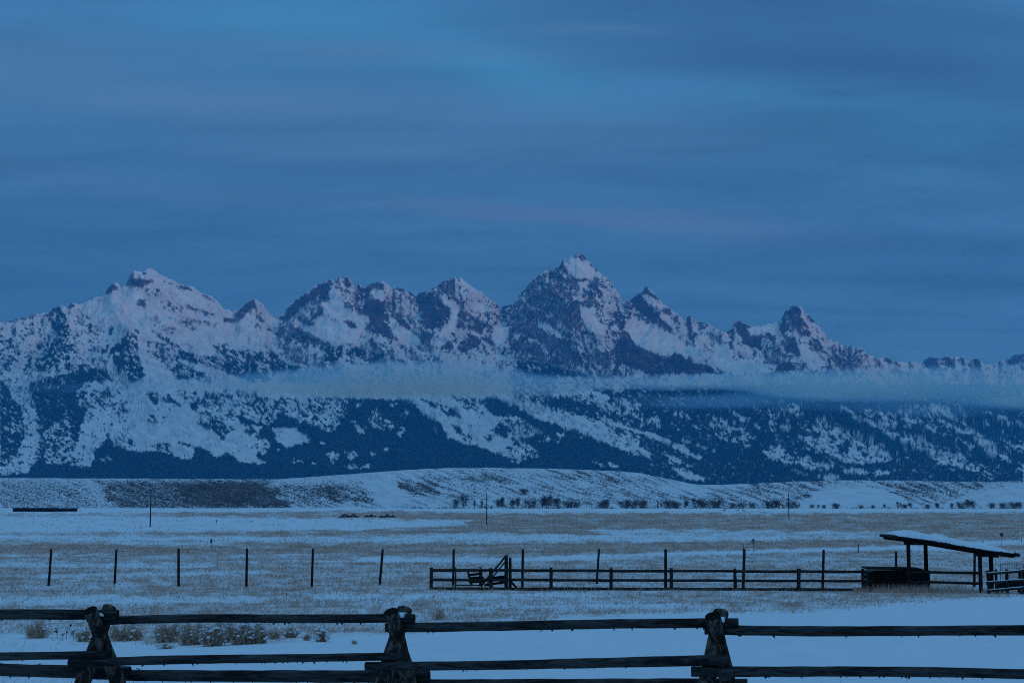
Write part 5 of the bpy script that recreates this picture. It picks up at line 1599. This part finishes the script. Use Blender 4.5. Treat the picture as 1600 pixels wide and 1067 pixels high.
# ---------------------------------------------------------------- three animals far out
def build_animals():
    bm = bmesh.new()
    J = {'hip': (-.55, 0, 1.15), 'mid': (0, 0, 1.08), 'sh': (.55, 0, 1.18), 'n1': (.85, 0, 1.5), 'n2': (1.0, 0, 1.85), 'hd': (1.2, 0, 1.92), 'mz': (1.42, 0, 1.78), 'tail': (-.78, 0, 1.05)}
    Rd = {'hip': .27, 'mid': .29, 'sh': .27, 'n1': .15, 'n2': .11, 'hd': .11, 'mz': .06, 'tail': .05}
    E = [('hip', 'mid'), ('mid', 'sh'), ('sh', 'n1'), ('n1', 'n2'), ('n2', 'hd'), ('hd', 'mz'), ('hip', 'tail')]
    for s in (-1, 1):
        for nm, pts, rs in (('f', [(.5, .14 * s, .85), (.52, .15 * s, .45), (.48, .15 * s, .03)], (.11, .06, .045)),
                            ('h', [(-.5, .15 * s, .85), (-.68, .16 * s, .48), (-.6, .16 * s, .03)], (.15, .06, .045))):
            prev = 'sh' if nm == 'f' else 'hip'
            for i, p in enumerate(pts):
                key = f'{nm}{s}{i}'
                J[key] = p; Rd[key] = rs[i]; E.append((prev, key)); prev = key
        J[f'ear{s}'] = (1.08, .14 * s, 2.05); Rd[f'ear{s}'] = .035; E.append(('hd', f'ear{s}'))
    keys = list(J)
    vs = {k: bm.verts.new(J[k]) for k in keys}
    for a, b_ in E:
        bm.edges.new((vs[a], vs[b_]))
    me = bpy.data.meshes.new('deer'); bm.to_mesh(me); bm.free()
    me.materials.append(m_elk)
    specs = [(1131.5, 799.6, 0, 1.15, 'leftmost of three far brown deer, standing apart from the pair'), (1152.5, 799.4, 0, 1.0, 'middle far brown deer, left one of the close pair'), (1162, 799.4, 180, 1.0, 'rightmost far brown deer, right one of the close pair')]
    first = None
    for px, py, rz, sc, lab in specs:
        g = on_ground(px, py)
        if first is None:
            o = link('deer', me)
            o.modifiers.new('skin', 'SKIN')
            for i, k in enumerate(keys):
                me.skin_vertices[0].data[i].radius = (Rd[k], Rd[k])
                me.skin_vertices[0].data[i].use_root = (k == 'hip')
            sub = o.modifiers.new('smooth', 'SUBSURF'); sub.levels = 1; sub.render_levels = 1
            first = o
        else:
            o = first.copy(); C.objects.link(o)
        o.location = g; o.rotation_euler = (0, 0, R(rz)); o.scale = (sc, sc, sc)
        tag(o, lab, 'deer', 'deer far out on the valley floor')
build_animals()

# ---------------------------------------------------------------- sagebrush behind the log fence
def sage(px, by, wpx, hpx, label, snow=6, dens=1.0, col=None):
    g = on_ground(px, by)
    s = g.y / F
    rr = random.Random(int(px * 3))
    W_, H_ = wpx * s * .68, hpx * s * 1.2
    root = empty('sagebrush', g)
    tag(root, label, 'shrub', 'sagebrush clumps in the snow behind the log fence')
    m = MB()
    tips = []
    for _ in range(int(270 * dens)):
        t = rr.uniform(-1, 1) * rr.uniform(.45, 1) * 1.15
        base = Vector((rr.gauss(0, W_ * .24), rr.gauss(0, W_ * .24), -.03))
        tip = Vector((t * W_, rr.gauss(0, W_ * .45), H_ * (1.15 - .45 * t * t) * (.8 + .25 * math.sin(t * 6 + px)) * rr.uniform(.35, 1.0)))
        mid = base.lerp(tip, .5) + Vector((rr.gauss(0, .03), rr.gauss(0, .03), .02))
        w = rr.uniform(.004, .010)
        sd = Vector((rr.gauss(0, 1), rr.gauss(0, .6), 0)).normalized() * w
        m.add([g + base - sd, g + base + sd, g + mid + sd, g + mid - sd, g + tip], [(0, 1, 2, 3), (3, 2, 4)])
        tips.append(tip)
        for _ in range(3):
            c = base.lerp(tip, rr.uniform(.5, 1)); d = Vector((rr.gauss(0, .5), rr.gauss(0, .5), rr.uniform(.1, 1))).normalized() * rr.uniform(.04, .10)
            sd2 = Vector((rr.gauss(0, 1), rr.gauss(0, 1), rr.gauss(0, .4))).normalized() * .007
            m.add([g + c - sd2, g + c + sd2, g + c + d], [(0, 1, 2)])
    m.build('twigs', col or m_sage, root, False, g)
    if snow:
        sm = MB()
        bm = bmesh.new(); bmesh.ops.create_icosphere(bm, subdivisions=1, radius=1)
        iv = [v.co.copy() for v in bm.verts]; jf = [tuple(v.index for v in f_.verts) for f_ in bm.faces]; bm.free()
        for _ in range(int(snow * 8)):
            t = rr.choice(tips) * rr.uniform(.75, 1)
            r_ = rr.uniform(.014, .042)
            sm.add([g + t + Vector((v.x * r_ * rr.uniform(1, 1.5), v.y * r_ * 1.2, v.z * r_ * .7)) for v in iv], jf)
        sm.build('snow_clumps', m_snow, root, True, g)
sage(57, 996, 44, 27, 'grey twiggy sagebrush near the left edge under the top rail', 2, .8)
sage(131, 1002, 26, 20, 'small snow tipped sagebrush just left of the left crossed posts', 5, .7)
sage(187, 1001, 34, 24, 'sagebrush just right of the left crossed posts, darker side', 4, .9)
sage(209, 1000, 30, 22, 'sagebrush half merged with the one by the left posts, on its right', 3, .7)
sage(262, 1003, 44, 30, 'dense dark sagebrush at the left of the big clump', 3, 1.4)
sage(300, 1007, 40, 33, 'sagebrush in the big clump, second from its left end', 7, 1.4)
sage(332, 1009, 36, 34, 'front sagebrush in the middle of the big clump with snow in its forks', 12, 1.3)
sage(350, 1003, 30, 30, 'orange tinged sagebrush in the big clump right of the front one', 9, 1.2)
sage(377, 1006, 38, 33, 'dark snow crowned sagebrush in the right part of the big clump', 12, 1.5)
sage(403, 1005, 30, 31, 'dark sagebrush at the right end of the big clump', 8, 1.4)
sage(428, 998, 20, 16, 'faint grey sagebrush just beyond the right end of the big clump', 1, .35)
sage(455, 996, 24, 14, 'low spread sagebrush between the big clump and the lone bush', 3, .6)
sage(502, 1002, 21, 20, 'lone fan shaped sagebrush with snow on its tips', 9, .8)
sage(480, 1000, 10, 9, 'tiny reddish tuft just left of the lone fan shaped bush', 0, .2)
sage(686, 968, 26, 18, 'pale wiry bush behind the top rail right of the middle posts', 1, .3)
sage(553, 1006, 6, 4, 'tiny twig poking from the snow left of the middle posts', 0, .1)
sage(258, 1013, 26, 7, 'flat snowy twigs in front of the big sagebrush clump', 4, .3)

# dead weed stalks
def weed(px, by, hpx, label, lean=0.0):
    g = on_ground(px, by)
    s = g.y / F
    rr = random.Random(int(px))
    m = MB()
    H_ = hpx * s
    pts = [g + Vector((0, 0, -.05)), g + Vector((lean * H_ * .3, 0, H_ * .5)), g + Vector((lean * H_, 0, H_))]
    m.tube(pts, [.008, .006, .004], 5)
    for _ in range(8):
        c = pts[1].lerp(pts[2], rr.random())
        d = Vector((rr.uniform(-.06, .06), rr.uniform(-.04, .04), rr.uniform(.0, .05)))
        sd = Vector((.009, .004, .006))
        m.add([c - sd, c + sd, c + d + sd * .8, c + d - sd * .8], [(0, 1, 2, 3)])
    tag(m.build('dead_weed', m_darkbush, None, False, g), label, 'weed', 'dead weed stalks poking through the snow')
weed(89, 998, 15, 'upright dead stalk right of the grey bush near the left edge')
weed(96, 998, 8, 'short bent dead stalk with seed heads, second from the grey bush', .5)
weed(104, 998, 15, 'dark dead stalk in the middle of the stalks left of the crossed posts')
weed(115, 998, 12, 'dead stalk just left of the small snow tipped bush', -.15)
weed(108, 983, 6, 'little leaning stalk behind the other stalks left of the crossed posts', .6)
weed(8, 1053, 18, 'pale grass stem before the lower rail at the far left', -.35)
weed(55, 1046, 10, 'short pale stem leaning over the lower rail at the left', .9)
weed(217, 1062, 17, 'pale upright stem before the lower rail right of the left posts', -.05)
weed(447, 936, 0.5 + 9, 'thin stem in the field above the big sagebrush clump', .1)
weed(178, 925, 14, 'thin pale stem at the foot of the second tall post')

# ---------------------------------------------------------------- standing dry grass
def grass():
    N = 1500000
    # even over the picture rows the field takes up, so far tufts are fewer per metre but larger
    px = RNG.uniform(-40, 1640, N)
    yy = RNG.uniform(797, 1060, N)
    D_tab = np.exp(np.linspace(math.log(14), math.log(1700), 900))
    y_tab = to_px(np.zeros(900), D_tab, zprof(D_tab))[1]
    D = np.interp(-yy, -y_tab, D_tab)
    a = np.array(ray(px, 900)[0])
    X = a * D
    d = sample(GRb, px + fbm(px / 60, yy / 7, 3, 41) * 60, yy)
    n = fbm(px / 45, yy / 3.5, 5, 51, 0.6)
    n2 = fbm(X / 1.2, D / 1.2, 3, 151, 0.6)
    d = d + n * .5 * (d > .05)
    keep = RNG.random(N) < np.clip(d - .10, 0, 1) * np.clip(.35 + 1.3 * n2, 0, 1) * 0.75
    X, D, py = X[keep], D[keep], yy[keep]
    Z = ground_z(X, D)
    nT = len(X)
    sc = D / F
    pxh = RNG.uniform(2.0, 7.5, nT) * np.interp(D, [20, 40, 80, 160, 300, 700, 1600], [1.3, 1.2, .9, .55, .42, .34, .26])
    h = np.minimum(pxh * sc, .9)
    lx = RNG.normal(.3, .9, nT) * h; ly = RNG.normal(0, .5, nT) * h
    w = np.maximum(.5 * sc * RNG.uniform(.6, 1.3, nT), .003)
    th = RNG.uniform(-.6, .6, nT)
    V = np.zeros((nT, 3, 3), np.float32)
    V[:, 0] = np.stack([X - w * np.cos(th), D - w * np.sin(th), Z - .02], -1)
    V[:, 1] = np.stack([X + w * np.cos(th), D + w * np.sin(th), Z - .02], -1)
    V[:, 2] = np.stack([X + lx, D + ly, Z + h], -1)
    Fc = np.arange(nT * 3).reshape(-1, 3)
    o = link('dry_grass', mesh_np('dry_grass', V.reshape(-1, 3), Fc, m_dry, False))
    tag(o, 'dry tan grass standing through thin snow across the field', 'grass', kind='stuff')
    # taller rank grass round the bin and the shelter posts
    n2_ = 1500
    px = RNG.normal(1425, 55, n2_); px = np.clip(px, 1335, 1560)
    D = DC - RNG.gamma(1.6, .5, n2_) + .1
    X = np.array(ray(px, 900)[0]) * D
    Z = ground_z(X, D)
    h = RNG.uniform(.15, .55, n2_) * np.interp(px, [1335, 1370, 1450, 1560], [.6, 1, 1, .7])
    w = RNG.uniform(.006, .016, n2_)
    V = np.zeros((n2_, 3, 3), np.float32)
    V[:, 0] = np.stack([X - w, D, Z - .02], -1); V[:, 1] = np.stack([X + w, D + .004, Z - .02], -1)
    V[:, 2] = np.stack([X + RNG.normal(0, .4, n2_) * h, D + RNG.normal(0, .3, n2_) * h, Z + h], -1)
    o = link('rank_grass', mesh_np('rank_grass', V.reshape(-1, 3), np.arange(n2_ * 3).reshape(-1, 3), m_dry, False))
    tag(o, 'tall dry grass grown up round the bin and shelter posts', 'grass', kind='stuff')
    # single stems poking from the snow round the near fence
    n3 = 170
    px = np.concatenate([RNG.uniform(-20, 210, 110), RNG.uniform(560, 1500, 60)]); py = np.concatenate([RNG.uniform(1046, 1085, 110), RNG.uniform(1060, 1095, 60)])
    a, e = ray(px, py)
    D = np.interp(-py, -y_tab, D_tab)
    D = np.clip(D, 14.2, None); X = a * D; Z = ground_z(X, D)
    h = RNG.uniform(.06, .22, n3); lx = RNG.normal(.5, .35, n3) * h; ly = RNG.normal(0, .3, n3) * h
    V = np.zeros((n3, 3, 3), np.float32)
    V[:, 0] = np.stack([X - .004, D, Z - .03], -1); V[:, 1] = np.stack([X + .004, D + .002, Z - .03], -1); V[:, 2] = np.stack([X + lx, D + ly, Z + h], -1)
    o = link('snow_stems', mesh_np('snow_stems', V.reshape(-1, 3), np.arange(n3 * 3).reshape(-1, 3), m_dry, False))
    tag(o, 'thin dry stems poking through snow at the near fence', 'grass', kind='stuff')
    print('grass blades', nT)
grass()
